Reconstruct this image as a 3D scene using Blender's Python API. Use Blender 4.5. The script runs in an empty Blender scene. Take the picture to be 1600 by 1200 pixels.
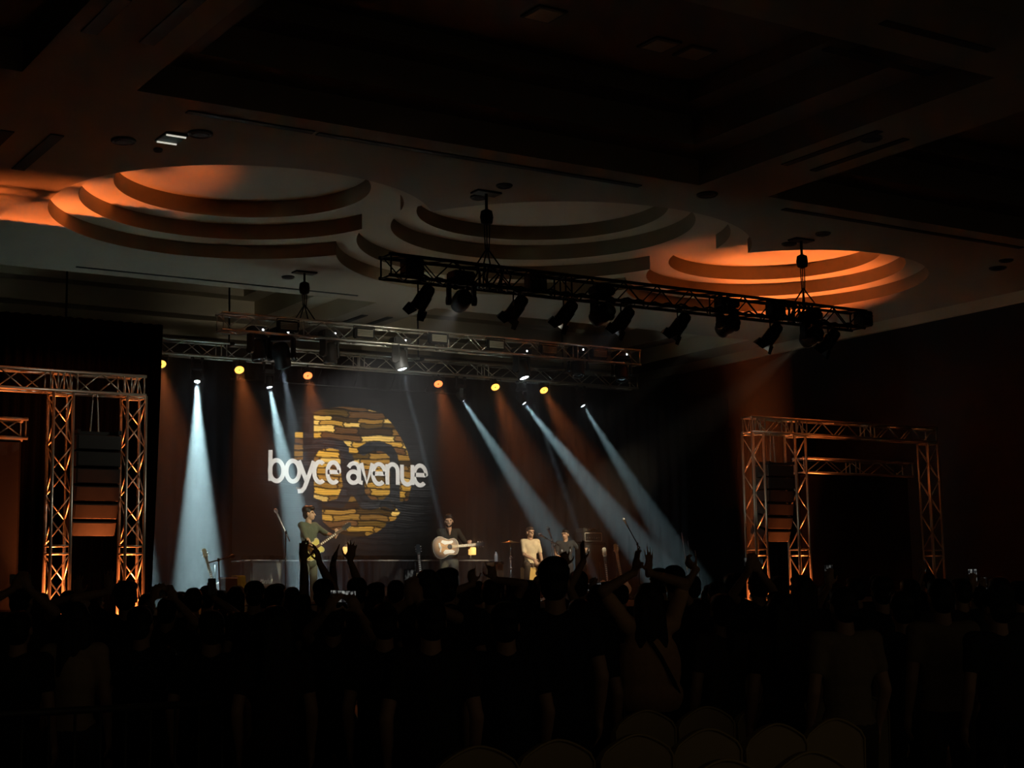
import bpy, bmesh, math, random
import numpy as np
from mathutils import Vector, Matrix, Quaternion
from mathutils.geometry import tessellate_polygon

random.seed(7)
rng = np.random.default_rng(11)
S = bpy.context.scene
C = S.collection
PI = math.pi
R = math.radians

# ------------------------------------------------------------------ camera
CAM = Vector((0, 0, 1.5))
FPX, YAW, PITCH, ROLL = 2425.0, R(32.96), R(8.03), R(-1.02)
fwd = Vector((math.sin(YAW) * math.cos(PITCH), math.cos(YAW) * math.cos(PITCH), math.sin(PITCH)))
rgt = Vector((math.cos(YAW), -math.sin(YAW), 0))
upv = rgt.cross(fwd)
RGT = rgt * math.cos(ROLL) + upv * math.sin(ROLL)
UPV = upv * math.cos(ROLL) - rgt * math.sin(ROLL)
cd = bpy.data.cameras.new('camera')
cd.sensor_width = 36.0
cd.lens = 36.0 * FPX / 1600
cd.clip_end = 200
cam = bpy.data.objects.new('camera', cd)
C.objects.link(cam)
cam.matrix_world = Matrix(((RGT.x, UPV.x, -fwd.x, CAM.x), (RGT.y, UPV.y, -fwd.y, CAM.y), (RGT.z, UPV.z, -fwd.z, CAM.z), (0, 0, 0, 1)))
S.camera = cam

# ------------------------------------------------------------------ world, exposure
w = bpy.data.worlds.new('world')
S.world = w
w.use_nodes = True
w.node_tree.nodes['Background'].inputs[0].default_value = (1.0, 0.78, 0.46, 1)
w.node_tree.nodes['Background'].inputs[1].default_value = 0.036
S.view_settings.view_transform = 'Standard'
S.view_settings.look = 'None'
S.view_settings.gamma = 1
S.view_settings.use_curve_mapping = False
S.view_settings.exposure = 0.0
try:
    S.cycles.use_denoising = True
except Exception:
    pass

# light levels (watts) of the rig
P_WHITE, P_ORANGE, P_UP, P_FRONT, P_LOGO = 21000.0, 370.0, 4600.0, 2600.0, 4600.0
HAZE = 0.03

# ------------------------------------------------------------------ plan of the hall (metres)
CEIL = 7.5            # flat ceiling
X_WALL = 25.25        # right-hand wall
Y_BACK = 33.0         # wall behind the stage
STAGE_Z, STAGE_Y0 = 1.52, 23.2
Y_TOWER = 22.0
Y_BLACK, Y_UPPER, Y_LOWER = 18.85, 25.13, 28.13
Y_DROP = 28.55


def ray(x, y):
    return fwd + RGT * ((x - 800) / FPX) + UPV * ((600 - y) / FPX)


def at_y(x, y, Y):
    d = ray(x, y)
    return CAM + d * ((Y - CAM.y) / d.y)


def at_z(x, y, z):
    d = ray(x, y)
    return CAM + d * ((z - CAM.z) / d.z)


def at_d(x, y, depth):
    return CAM + ray(x, y) * depth


# ------------------------------------------------------------------ materials
MATS = {}


def mat(name, col, rough=0.6, metal=0.0, noise=0.0, nscale=8.0, bump=0.0, bscale=60.0, emit=None, estr=0.0, spec=0.5):
    if name in MATS:
        return MATS[name]
    m = bpy.data.materials.new(name)
    m.use_nodes = True
    nt = m.node_tree
    b = nt.nodes['Principled BSDF']
    b.inputs['Base Color'].default_value = (*col, 1)
    b.inputs['Roughness'].default_value = rough
    b.inputs['Metallic'].default_value = metal
    b.inputs['Specular IOR Level'].default_value = spec
    tc = nt.nodes.new('ShaderNodeTexCoord')
    if noise:
        n = nt.nodes.new('ShaderNodeTexNoise')
        n.inputs['Scale'].default_value = nscale
        n.inputs['Detail'].default_value = 4
        nt.links.new(tc.outputs['Object'], n.inputs['Vector'])
        r = nt.nodes.new('ShaderNodeValToRGB')
        r.color_ramp.elements[0].color = (*[max(0, c * (1 - noise)) for c in col], 1)
        r.color_ramp.elements[1].color = (*[min(1, c * (1 + noise)) for c in col], 1)
        nt.links.new(n.outputs['Fac'], r.inputs['Fac'])
        nt.links.new(r.outputs['Color'], b.inputs['Base Color'])
    if bump:
        n2 = nt.nodes.new('ShaderNodeTexNoise')
        n2.inputs['Scale'].default_value = bscale
        nt.links.new(tc.outputs['Object'], n2.inputs['Vector'])
        bp = nt.nodes.new('ShaderNodeBump')
        bp.inputs['Strength'].default_value = bump
        bp.inputs['Distance'].default_value = 0.01
        nt.links.new(n2.outputs['Fac'], bp.inputs['Height'])
        nt.links.new(bp.outputs['Normal'], b.inputs['Normal'])
    if emit:
        b.inputs['Emission Color'].default_value = (*emit, 1)
        b.inputs['Emission Strength'].default_value = estr
    MATS[name] = m
    return m


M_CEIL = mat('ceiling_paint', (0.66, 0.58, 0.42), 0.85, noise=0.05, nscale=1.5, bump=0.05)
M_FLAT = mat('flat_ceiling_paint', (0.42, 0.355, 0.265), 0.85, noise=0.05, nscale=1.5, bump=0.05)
M_RISER_SHADE = mat('riser_shade', (0.27, 0.215, 0.135), 0.85, noise=0.05, nscale=1.5)  # darker than the treads: shade on the recess risers put into the colour
M_COFF = mat('coffer_dark', (0.26, 0.20, 0.15), 0.85, noise=0.08, nscale=1.5)
M_SLOT = mat('slot_black', (0.012, 0.012, 0.012), 0.7, noise=0.2)
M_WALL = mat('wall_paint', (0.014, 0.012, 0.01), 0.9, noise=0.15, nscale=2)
M_FLOOR = mat('carpet', (0.05, 0.035, 0.03), 0.95, noise=0.4, nscale=3, bump=0.3)
M_STAGE = mat('stage_deck', (0.38, 0.37, 0.35), 0.5, noise=0.3, nscale=5)
M_DRAPE = mat('black_drape', (0.002, 0.002, 0.0022), 0.95, noise=0.3, nscale=20, bump=0.2, spec=0.0)
M_BDRAPE = mat('charcoal_drape', (0.008, 0.008, 0.0105), 0.9, noise=0.2, nscale=3, bump=0.1, spec=0.2)
M_ALU = mat('aluminium', (0.62, 0.60, 0.52), 0.36, 0.85, noise=0.12, nscale=12)
M_BTRUSS = mat('black_painted_metal', (0.010, 0.010, 0.010), 0.5, 0.0, noise=0.2, nscale=30, spec=0.3)
M_BLACK = mat('black_plastic', (0.012, 0.012, 0.012), 0.5, noise=0.2, nscale=25, spec=0.3)
M_GREYP = mat('grey_plastic', (0.05, 0.05, 0.045), 0.5, noise=0.15, nscale=25)
M_STEEL = mat('chrome', (0.7, 0.7, 0.68), 0.22, 0.85, noise=0.06, nscale=20)
M_LENS = mat('lens_dark', (0.02, 0.022, 0.03), 0.12, noise=0.1)
M_WHITE_ON = mat('white_beam_lens', (0.8, 0.9, 1.0), 0.3, emit=(0.82, 0.94, 1.0), estr=14, noise=0.02)
M_WHITE_DIM = mat('white_dim_lens', (0.8, 0.9, 1.0), 0.3, emit=(0.85, 0.95, 1.0), estr=5, noise=0.02)
M_AMBER_ON = mat('amber_lens', (1.0, 0.55, 0.1), 0.3, emit=(1.0, 0.42, 0.06), estr=3.2, noise=0.02)
M_RED_ON = mat('orange_lens', (1.0, 0.3, 0.08), 0.3, emit=(1.0, 0.20, 0.05), estr=2.6, noise=0.02)
M_LED = mat('status_led', (1, 1, 1), 0.3, emit=(0.9, 0.95, 1.0), estr=6, noise=0.02)
M_SKIN = mat('skin', (0.42, 0.25, 0.16), 0.55, noise=0.08, nscale=14)
M_SKIN2 = mat('skin_tan', (0.30, 0.17, 0.10), 0.55, noise=0.08, nscale=14)
M_HAIR = mat('black_hair', (0.008, 0.007, 0.006), 0.5, noise=0.3, nscale=40, bump=0.4, bscale=90, spec=0.3)
M_EYE = mat('eye_dark', (0.01, 0.008, 0.006), 0.2, noise=0.05)


# ------------------------------------------------------------------ mesh helpers
def new_obj(name, me, m=None, parent=None, matrix=None):
    o = bpy.data.objects.new(name, me)
    C.objects.link(o)
    if me is not None and m is not None and len(me.materials) == 0:
        me.materials.append(m)
    if parent is not None:
        o.parent = parent
    if matrix is not None:
        o.matrix_local = matrix
    return o


def obj(name, bm, m, parent=None, smooth=False, matrix=None):
    me = bpy.data.meshes.new(name)
    bmesh.ops.recalc_face_normals(bm, faces=bm.faces[:])
    bm.to_mesh(me)
    bm.free()
    if smooth:
        for p in me.polygons:
            p.use_smooth = True
    return new_obj(name, me, m, parent, matrix)


def mesh_from(bm, m, name='mesh', smooth=False):
    me = bpy.data.meshes.new(name)
    bmesh.ops.recalc_face_normals(bm, faces=bm.faces[:])
    bm.to_mesh(me)
    bm.free()
    if smooth:
        for p in me.polygons:
            p.use_smooth = True
    me.materials.append(m)
    return me


def thing(name, label, cat, loc=(0, 0, 0), rz=0.0, group=None, matrix=None):
    o = bpy.data.objects.new(name, None)
    C.objects.link(o)
    o.empty_display_size = 0.1
    if matrix is not None:
        o.matrix_world = matrix
    else:
        o.location = loc
        o.rotation_euler = (0, 0, rz)
    return tag(o, label, cat, group)


def tag(o, label, cat, group=None, kind=None):
    o['label'] = label
    o['category'] = cat
    if group:
        o['group'] = group
    if kind:
        o['kind'] = kind
    return o


def struct(o):
    o['kind'] = 'structure'
    return o


def BM():
    return bmesh.new()


def add_box(bm, c, s, rot=None, taper=None):
    vs = []
    for z in (-.5, .5):
        for y in (-.5, .5):
            for x in (-.5, .5):
                k = 1.0
                if taper and z > 0:
                    k = taper
                v = Vector((x * s[0] * k, y * s[1] * k, z * s[2]))
                if rot is not None:
                    v = rot @ v
                vs.append(bm.verts.new(v + Vector(c)))
    for f in ((0, 2, 3, 1), (4, 5, 7, 6), (0, 1, 5, 4), (2, 6, 7, 3), (0, 4, 6, 2), (1, 3, 7, 5)):
        bm.faces.new([vs[i] for i in f])
    return vs


def bevel_box(s, bev, c=(0, 0, 0), seg=2):
    bm = BM()
    add_box(bm, c, s)
    bmesh.ops.bevel(bm, geom=bm.edges[:], offset=bev, segments=seg, affect='EDGES')
    return bm


def frame_of(d):
    d = Vector(d).normalized()
    a = Vector((0, 0, 1)) if abs(d.z) < 0.95 else Vector((1, 0, 0))
    u = d.cross(a).normalized()
    return u, d.cross(u).normalized(), d


def add_tube(bm, p0, p1, r, n=8, r1=None, cap=True):
    p0, p1 = Vector(p0), Vector(p1)
    r1 = r if r1 is None else r1
    u, v, _ = frame_of(p1 - p0)
    A, B = [], []
    for i in range(n):
        t = 2 * PI * i / n
        d = u * math.cos(t) + v * math.sin(t)
        A.append(bm.verts.new(p0 + d * r))
        B.append(bm.verts.new(p1 + d * r1))
    for i in range(n):
        j = (i + 1) % n
        bm.faces.new((A[i], A[j], B[j], B[i]))
    if cap:
        bm.faces.new(A[::-1])
        bm.faces.new(B)


def add_path(bm, pts, r, n=8):
    pts = [Vector(p) for p in pts]
    rings = []
    for k, p in enumerate(pts):
        d = (pts[min(k + 1, len(pts) - 1)] - pts[max(k - 1, 0)]).normalized()
        if k == 0:
            u, v, _ = frame_of(d)
        else:
            u = (u - d * u.dot(d)).normalized()
            v = d.cross(u)
        rr = r[k] if isinstance(r, (list, tuple)) else r
        rings.append([bm.verts.new(p + (u * math.cos(2 * PI * i / n) + v * math.sin(2 * PI * i / n)) * rr) for i in range(n)])
    for a, b in zip(rings, rings[1:]):
        for i in range(n):
            j = (i + 1) % n
            bm.faces.new((a[i], a[j], b[j], b[i]))
    bm.faces.new(rings[0][::-1])
    bm.faces.new(rings[-1])


def add_lathe(bm, prof, n=20, mtx=None, cap=True):
    """profile (r, z) turned about local z"""
    rings = []
    for r, z in prof:
        ring = []
        for i in range(n):
            t = 2 * PI * i / n
            v = Vector((r * math.cos(t), r * math.sin(t), z))
            ring.append(bm.verts.new(mtx @ v if mtx is not None else v))
        rings.append(ring)
    for a, b in zip(rings, rings[1:]):
        for i in range(n):
            j = (i + 1) % n
            bm.faces.new((a[i], a[j], b[j], b[i]))
    if cap:
        bm.faces.new(rings[0][::-1])
        bm.faces.new(rings[-1])


def add_prism(bm, poly, t, mtx=None):
    """polygon (x, y) extruded from z=0 to z=t"""
    tri = tessellate_polygon([[Vector((x, y, 0)) for x, y in poly]])
    lo = [bm.verts.new((mtx @ Vector((x, y, 0))) if mtx is not None else Vector((x, y, 0))) for x, y in poly]
    hi = [bm.verts.new((mtx @ Vector((x, y, t))) if mtx is not None else Vector((x, y, t))) for x, y in poly]
    for a, b, c in tri:
        try:
            bm.faces.new((lo[a], lo[b], lo[c]))
            bm.faces.new((hi[a], hi[c], hi[b]))
        except ValueError:
            pass
    n = len(poly)
    for i in range(n):
        j = (i + 1) % n
        bm.faces.new((lo[i], lo[j], hi[j], hi[i]))


def z_to(d, up=None):
    """rotation taking local +z onto d"""
    d = Vector(d).normalized()
    return d.to_track_quat('Z', 'Y').to_matrix()


def spot(name, parent, loc_local, direction, watts, angle, blend, col, radius, world_parent_rot=None):
    ld = bpy.data.lights.new(name, 'SPOT')
    ld.energy = watts
    ld.spot_size = angle
    ld.spot_blend = blend
    ld.color = col
    ld.shadow_soft_size = radius
    o = bpy.data.objects.new(name, ld)
    C.objects.link(o)
    o.parent = parent
    q = Vector(direction).normalized().to_track_quat('-Z', 'Y').to_matrix().to_4x4()
    o.matrix_local = Matrix.Translation(Vector(loc_local)) @ q
    return o


# ------------------------------------------------------------------ room shell
def plate(bm, outer, holes, z):
    polys = [outer] + holes
    flat = [p for pl in polys for p in pl]
    tri = tessellate_polygon([[Vector((x, y, 0)) for x, y in pl] for pl in polys])
    vs = [bm.verts.new((x, y, z)) for x, y in flat]
    for t in tri:
        try:
            bm.faces.new([vs[i] for i in t])
        except ValueError:
            pass


def ring_wall(bm, poly, z0, z1):
    a = [bm.verts.new((x, y, z0)) for x, y in poly]
    b = [bm.verts.new((x, y, z1)) for x, y in poly]
    for i in range(len(poly)):
        j = (i + 1) % len(poly)
        bm.faces.new((a[i], a[j], b[j], b[i]))


CIRC = [(9.33, 21.96, (2.92, 2.48, 1.97)), (14.88, 21.87, (3.59, 3.24, 2.65, 2.2)), (20.23, 21.84, (2.87, 2.46, 2.02))]
LEV = [7.5, 7.74, 8.0, 8.28, 8.54]


def circle_union(level):
    """outlines of the union of the recess circles at one level"""
    cs = [(x, y, r[level]) for x, y, r in CIRC if level < len(r)]
    groups, cur = [], [cs[0]]
    for c in cs[1:]:
        p = cur[-1]
        if math.hypot(c[0] - p[0], c[1] - p[1]) < c[2] + p[2]:
            cur.append(c)
        else:
            groups.append(cur)
            cur = [c]
    groups.append(cur)
    outs = []
    for g in groups:
        if len(g) == 1:
            x, y, r = g[0]
            outs.append([(x + r * math.cos(2 * PI * i / 96), y + r * math.sin(2 * PI * i / 96)) for i in range(96)])
            continue
        pts_low, pts_up = [], []
        for k, (x, y, r) in enumerate(g):
            def cut(q):
                d = math.hypot(q[0] - x, q[1] - y)
                base = math.atan2(q[1] - y, q[0] - x)
                h = math.acos(max(-1, min(1, (r * r + d * d - q[2] ** 2) / (2 * r * d))))
                return base, h
            a0l, a1l = PI, 2 * PI       # lower half, left to right
            a0u, a1u = PI, 0.0          # upper half, left to right
            if k > 0:
                b, h = cut(g[k - 1])
                b = b % (2 * PI)
                a0l, a0u = b + h, b - h
            if k < len(g) - 1:
                b, h = cut(g[k + 1])
                a1l, a1u = 2 * PI + b - h, b + h
            n = 64
            pts_low += [(x + r * math.cos(a0l + (a1l - a0l) * i / n), y + r * math.sin(a0l + (a1l - a0l) * i / n)) for i in range(n)]
            pts_up += [(x + r * math.cos(a0u + (a1u - a0u) * i / n), y + r * math.sin(a0u + (a1u - a0u) * i / n)) for i in range(n + (k == len(g) - 1))]
        if abs(pts_up[-1][0] - pts_low[-1][0]) < 1e-4:
            pts_up = pts_up[:-1]
        outs.append(pts_low + pts_up[::-1][:-1])
    return outs


def rect(x0, x1, y0, y1):
    return [(x0, y0), (x1, y0), (x1, y1), (x0, y1)]


X0R, Y0R = -9.0, -6.0
cols = [(-5.2, 4.55), (5.87, 14.35), (15.68, 24.2)]
rows = [(-5.0, 10.2), (11.6, 17.0), (27.05, 32.4)]
cof = [rect(a, b, c, d) for (a, b) in cols for (c, d) in rows]
lev0 = circle_union(0)
bm = BM()
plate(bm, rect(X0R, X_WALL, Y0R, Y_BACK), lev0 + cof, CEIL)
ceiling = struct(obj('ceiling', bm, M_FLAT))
# the stepped round recesses: each level a riser and a tread
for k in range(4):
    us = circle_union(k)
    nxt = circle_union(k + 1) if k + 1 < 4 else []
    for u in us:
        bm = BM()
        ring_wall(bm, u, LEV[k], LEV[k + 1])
        obj('recess_riser', bm, M_RISER_SHADE, ceiling)
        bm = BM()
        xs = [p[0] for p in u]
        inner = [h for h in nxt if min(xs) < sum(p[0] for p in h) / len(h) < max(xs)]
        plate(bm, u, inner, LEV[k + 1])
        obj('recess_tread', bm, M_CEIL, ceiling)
# rectangular stepped coffers
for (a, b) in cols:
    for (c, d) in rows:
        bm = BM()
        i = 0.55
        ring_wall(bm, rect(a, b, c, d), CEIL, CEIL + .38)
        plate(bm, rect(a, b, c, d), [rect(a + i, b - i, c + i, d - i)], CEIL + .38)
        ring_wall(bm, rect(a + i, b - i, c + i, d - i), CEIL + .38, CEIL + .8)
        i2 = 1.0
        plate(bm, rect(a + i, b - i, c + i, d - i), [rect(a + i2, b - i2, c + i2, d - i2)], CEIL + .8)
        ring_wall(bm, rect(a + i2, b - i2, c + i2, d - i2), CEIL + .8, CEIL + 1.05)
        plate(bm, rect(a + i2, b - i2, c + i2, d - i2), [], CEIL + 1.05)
        obj('coffer', bm, M_CEIL if c > 20 else M_COFF, ceiling)  # front coffers take a darker colour than the rear row
# linear slot diffusers let into the ceiling
SLOTS = [((292, 174), (490, 206), .11), ((497, 207.5), (998, 291), .11), ((1221, 327), (1600, 386), .11), ((118, 417), (560, 461), .05),
         ((28, 264), (90, 210), .17), ((-30, 242), (14, 204), .17), ((142, 51), (190, -4), .17), ((228, 67), (312, -5), .17),
         ((1225, 257), (1375, 204), .12), ((1270, 266), (1416, 216), .12), ((531, 505), (572, 492), .14), ((572, 508), (609, 495), .14),
         ((1290, 75), (1455, 115), .12), ((1378, 34), (1550, 78), .12)]
for p, q, wd in SLOTS:
    a, b = at_z(*p, CEIL), at_z(*q, CEIL)
    if abs((b - a).x) > abs((b - a).y):
        b.y = a.y = (a.y + b.y) / 2
    else:
        b.x = a.x = (a.x + b.x) / 2
    bm = BM()
    d = (b - a)
    s = (d.length, wd, .02) if abs(d.x) > abs(d.y) else (wd, d.length, .02)
    add_box(bm, (a + b) / 2 + Vector((0, 0, -.006)), s)
    o = obj('slot_diffuser', bm, M_SLOT, ceiling)


def simple_plane(name, pts, m):
    bm = BM()
    bm.faces.new([bm.verts.new(p) for p in pts])
    return struct(obj(name, bm, m))


def slab(name, lo, hi, m):
    bm = BM()
    add_box(bm, [(a + b) / 2 for a, b in zip(lo, hi)], [b - a for a, b in zip(lo, hi)])
    return struct(obj(name, bm, m))


slab('floor', (X0R, Y0R, -.1), (X_WALL, Y_BACK, 0), M_FLOOR)
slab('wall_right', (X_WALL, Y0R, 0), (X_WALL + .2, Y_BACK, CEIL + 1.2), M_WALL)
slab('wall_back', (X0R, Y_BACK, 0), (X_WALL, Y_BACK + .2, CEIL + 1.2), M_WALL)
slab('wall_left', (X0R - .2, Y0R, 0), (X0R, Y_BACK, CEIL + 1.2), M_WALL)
# crown trim along the right wall
slab('trim_1', (X_WALL - .12, Y0R, CEIL - .22), (X_WALL, Y_BACK, CEIL - .001), M_CEIL)

# ------------------------------------------------------------------ stage and drapes
st = thing('stage', 'black raised concert stage platform behind the crowd', 'stage', (0, 0, 0))
obj('deck', bevel_box((16.35, 9.0, .12), .01, (16.95, STAGE_Y0 + 4.5, STAGE_Z - .06)), M_STAGE, st)
bm = BM()
n = 260
for i in range(n + 1):
    x = 8.78 + 16.3 * i / n
    yy = STAGE_Y0 + .05 + .025 * math.sin(i * 1.9)
    a = bm.verts.new((x, yy, 0))
    b = bm.verts.new((x, yy, STAGE_Z - .12))
    if i:
        bm.faces.new((pa, a, b, pb))
    pa, pb = a, b
obj('skirt', bm, M_DRAPE, st)


def drape(name, label, x0, x1, y, z0, z1, m, fold=.05, per=.16, slant=0.0, turn=False):
    bm = BM()
    L = abs(x1 - x0)
    n = int(L / per * 8)
    nz = 8
    grid = []
    for i in range(n + 1):
        t = i / n
        ph = t * L / per * 2 * PI
        colv = []
        for k in range(nz + 1):
            z = z0 + (z1 - z0) * k / nz
            off = fold * math.sin(ph + .4 * math.sin(k * .9)) * (1 - .25 * k / nz)
            xx = x0 + (x1 - x0) * t + slant * (1 - k / nz) * t
            colv.append(bm.verts.new((xx, y + off, z) if not turn else (y + off, xx, z)))
        grid.append(colv)
    for a, b in zip(grid, grid[1:]):
        for k in range(nz):
            bm.faces.new((a[k], b[k], b[k + 1], a[k + 1]))
    o = obj(name, bm, m, smooth=True)
    so = o.modifiers.new('thick', 'SOLIDIFY')
    so.thickness = .008
    return tag(o, label, 'drape')


drape('stage_drape', 'black side drape hanging behind the left truss towers', 3.0, at_y(255, 508, 23.5).x, 23.5, .0, at_y(255, 508, 23.5).z, M_DRAPE, slant=-.17)
drape('stage_drape', 'charcoal pleated drape across the rear of the stage', 8.8, X_WALL - .1, Y_DROP + .45, STAGE_Z, 6.4, M_BDRAPE, .045, .3)
drape('stage_drape', 'black masking drape along the right side of the stage', STAGE_Y0 + 1.2, Y_DROP + .2, 23.6, STAGE_Z, 5.4, M_DRAPE, .05, .2, turn=True)

# ------------------------------------------------------------------ box trusses
TUBES = {}


def tube_mesh(L, r, m, n=8):
    key = (round(L, 4), r, m.name)
    if key not in TUBES:
        bm = BM()
        add_tube(bm, (0, 0, 0), (0, 0, L), r, n)
        TUBES[key] = mesh_from(bm, m, 'tube', True)
    return TUBES[key]


def rod(name, parent, p0, p1, r, m, n=8):
    p0, p1 = Vector(p0), Vector(p1)
    d = p1 - p0
    return new_obj(name, tube_mesh(d.length, r, m, n), None, parent, Matrix.Translation(p0) @ z_to(d).to_4x4())


def truss(name, label, p0, p1, size=.30, pitch=.36, m=None, group=None, joints=(), side=Vector((0, 1, 0)), cr=.024, br=.010):
    """square lattice girder from p0 to p1 (axis of the section's centre)"""
    p0, p1 = Vector(p0), Vector(p1)
    ax = (p1 - p0).normalized()
    L = (p1 - p0).length
    v = (side - ax * side.dot(ax)).normalized()
    u = ax.cross(v)
    mtx = Matrix(((ax.x, v.x, u.x, p0.x), (ax.y, v.y, u.y, p0.y), (ax.z, v.z, u.z, p0.z), (0, 0, 0, 1)))
    t = thing(name, label, 'truss', group=group, matrix=mtx)
    h = size / 2
    cs = [(-h, -h), (h, -h), (h, h), (-h, h)]
    for a, b in cs:
        rod('chord', t, (0, a, b), (L, a, b), cr, m, 10)
    cuts = sorted([0.0] + [j for j in joints] + [L])
    frames = []
    for c in cuts:
        if c <= 0:
            frames.append(.03)
        elif c >= L:
            frames.append(L - .03)
        else:
            frames += [c - .055, c + .055]
    for x in frames:
        bm = BM()
        for i in range(4):
            a, b = cs[i], cs[(i + 1) % 4]
            add_tube(bm, (x, *a), (x, *b), br * 1.25, 8)
        obj('joint_frame', bm, m, t, True)
    for c0, c1 in zip(cuts, cuts[1:]):
        s0, s1 = c0 + .07, c1 - .07
        nb = max(2, round((s1 - s0) / pitch))
        st_ = (s1 - s0) / nb
        for i in range(4):
            a, b = Vector((0, *cs[i])), Vector((0, *cs[(i + 1) % 4]))
            for k in range(nb):
                x0, x1 = s0 + k * st_, s0 + (k + 1) * st_
                q0, q1 = (a, b) if (k + i) % 2 == 0 else (b, a)
                rod('brace', t, q0 + Vector((x0, 0, 0)), q1 + Vector((x1, 0, 0)), br, m, 6)
    return t


Xa, Xb = 10.12, 19.28
BT = truss('lighting_truss', 'black lighting truss hung in front of the round ceiling recesses', (10.12, Y_BLACK, 6.21), (19.35, Y_BLACK, 6.21), .30, .34, M_BTRUSS, joints=(3.05, 6.1), cr=.026, br=.011)
truss('lighting_truss', 'silver lighting truss with rectangular panel lights over the stage front', (10.22, Y_UPPER, 6.44), (19.36, Y_UPPER, 6.44), .30, .38, M_ALU, joints=(1.5, 4.5, 7.5))
truss('lighting_truss', 'silver rear lighting truss partly hidden behind hanging moving lights', (7.2, Y_LOWER, 6.46), (21.6, Y_LOWER, 6.46), .28, .38, M_ALU, joints=(4.3, 7.3, 10.3))

ZB = 4.77
LEGS = [(6.60, 'outer'), (7.68, 'inner')]
truss('truss_tower', 'aluminium truss tower left of the hanging speaker column, lit orange', (6.60, Y_TOWER + .14, 0), (6.60, Y_TOWER + .14, 4.62), .28, .36, M_ALU, joints=(2.36,), side=Vector((0, 1, 0)))
truss('truss_tower', 'aluminium truss tower standing at the left edge of the lit stage', (7.68, Y_TOWER + .14, 0), (7.68, Y_TOWER + .14, 4.62), .28, .36, M_ALU, joints=(2.36,), side=Vector((0, 1, 0)))
truss('truss_beam', 'aluminium truss beam across the two left towers, glowing orange below', (2.6, Y_TOWER + .14, ZB), (7.82, Y_TOWER + .14, ZB), .28, .36, M_ALU, joints=(1.2, 3.86, 4.14, 4.94))
truss('truss_tower', 'aluminium truss tower nearest the stage in the right frame', (19.78, Y_TOWER + .14, 0), (19.78, Y_TOWER + .14, 4.62), .28, .36, M_ALU, joints=(2.36,))
truss('truss_tower', 'aluminium truss tower just right of the right speaker column', (20.86, Y_TOWER + .14, 0), (20.86, Y_TOWER + .14, 4.62), .28, .36, M_ALU, joints=(2.36,))
truss('truss_tower', 'dim aluminium truss tower at the far right of the dark screen', (24.55, Y_TOWER + .14, 0), (24.55, Y_TOWER + .14, 4.62), .28, .36, M_ALU, joints=(2.36,))
truss('truss_beam', 'aluminium truss beam across the right towers fading into the dark', (19.64, Y_TOWER + .14, ZB), (24.7, Y_TOWER + .14, ZB), .28, .36, M_ALU, joints=(.28, 1.08, 1.36, 3.2))
truss('truss_beam', 'short truss above the dark right screen', (21.3, Y_TOWER + .55, 4.08), (24.4, Y_TOWER + .55, 4.08), .28, .42, M_ALU, joints=(1.5,))
truss('truss_beam', 'short red-lit truss stub at the left frame edge', (3.0, Y_TOWER + .85, 4.14), (6.3, Y_TOWER + .85, 4.14), .28, .36, M_ALU, joints=(1.6,))


def screen(label, x0, x1, y, z0, z1):
    t = thing('video_screen', label, 'screen', ((x0 + x1) / 2, y, z0))
    obj('cabinet', bevel_box((x1 - x0, .12, z1 - z0), .01, (0, .06, (z1 - z0) / 2)), mat('screen_case', (.004, .004, .004), .8, noise=.1, spec=.1), t)
    obj('display', bevel_box((x1 - x0 - .06, .012, z1 - z0 - .06), .004, (0, -.006, (z1 - z0) / 2)), mat('screen_off', (.012, .011, .012), .35, noise=.1), t)
    for s in (-1, 1):
        bm = BM()
        add_tube(bm, (s * (x1 - x0) * .4, .06, z1 - z0), (s * (x1 - x0) * .4, .06, z1 - z0 + .2), .02)
        obj('hanging_bracket', bm, M_BLACK, t)


screen('dark switched-off video screen between the right truss towers', 21.25, 24.3, Y_TOWER + .5, 1.5, 3.92)
screen('dark switched-off video screen at the left frame edge', 2.8, 6.25, Y_TOWER + .85, 1.5, 3.98)


# ------------------------------------------------------------------ speaker columns hung in the towers
def line_array(label, x, ztop):
    t = thing('line_array', label, 'speaker', (x, Y_TOWER + .2, ztop))
    bm = BM()
    for s in (-1, 1):
        add_box(bm, (s * .3, 0, .03), (.05, .5, .06))
    add_box(bm, (0, 0, .03), (.7, .06, .06))
    obj('rigging_frame', bm, M_BLACK, t)
    bm = BM()
    for s in (-.06, .06):
        add_tube(bm, (s, 0, .06), (s * .5, 0, .62), .012)
    obj('chain', bm, M_STEEL, t)
    me_c, me_g = None, None
    a, y, z = 0.0, 0.0, 0.0
    hgt = .235
    for k in range(6):
        a += (0, 2, 4, 6, 8, 10)[k] * .8
        ra = R(a)
        m4 = Matrix.Translation((0, y, z)) @ Matrix.Rotation(ra, 4, 'X')
        if me_c is None:
            bm = BM()
            prof = [(-.33, -.22), (.33, -.22), (.27, .24), (-.27, .24)]
            add_prism(bm, prof, hgt - .02, Matrix.Translation((0, 0, -hgt + .01)))
            bmesh.ops.bevel(bm, geom=[e for e in bm.edges if e.calc_length() > .2], offset=.008, segments=1, affect='EDGES')
            me_c = mesh_from(bm, mat('speaker_paint', (.012, .010, .009), .55, noise=.15, nscale=20))
            bm = BM()
            add_box(bm, (0, -.224, -hgt / 2), (.6, .012, hgt - .045))
            me_g = mesh_from(bm, mat('speaker_grille', (.010, .009, .008), .6, noise=.3, nscale=120))
        c = new_obj('cabinet', me_c, None, t, m4)
        new_obj('grille', me_g, None, c)
        y -= hgt * math.sin(ra) * -1 * 0.9
        z -= hgt * math.cos(ra)
    return t


line_array('black hanging speaker column between the left truss towers', 7.12, 4.02)
line_array('black hanging speaker column between the right truss towers', 20.32, 4.02)


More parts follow.
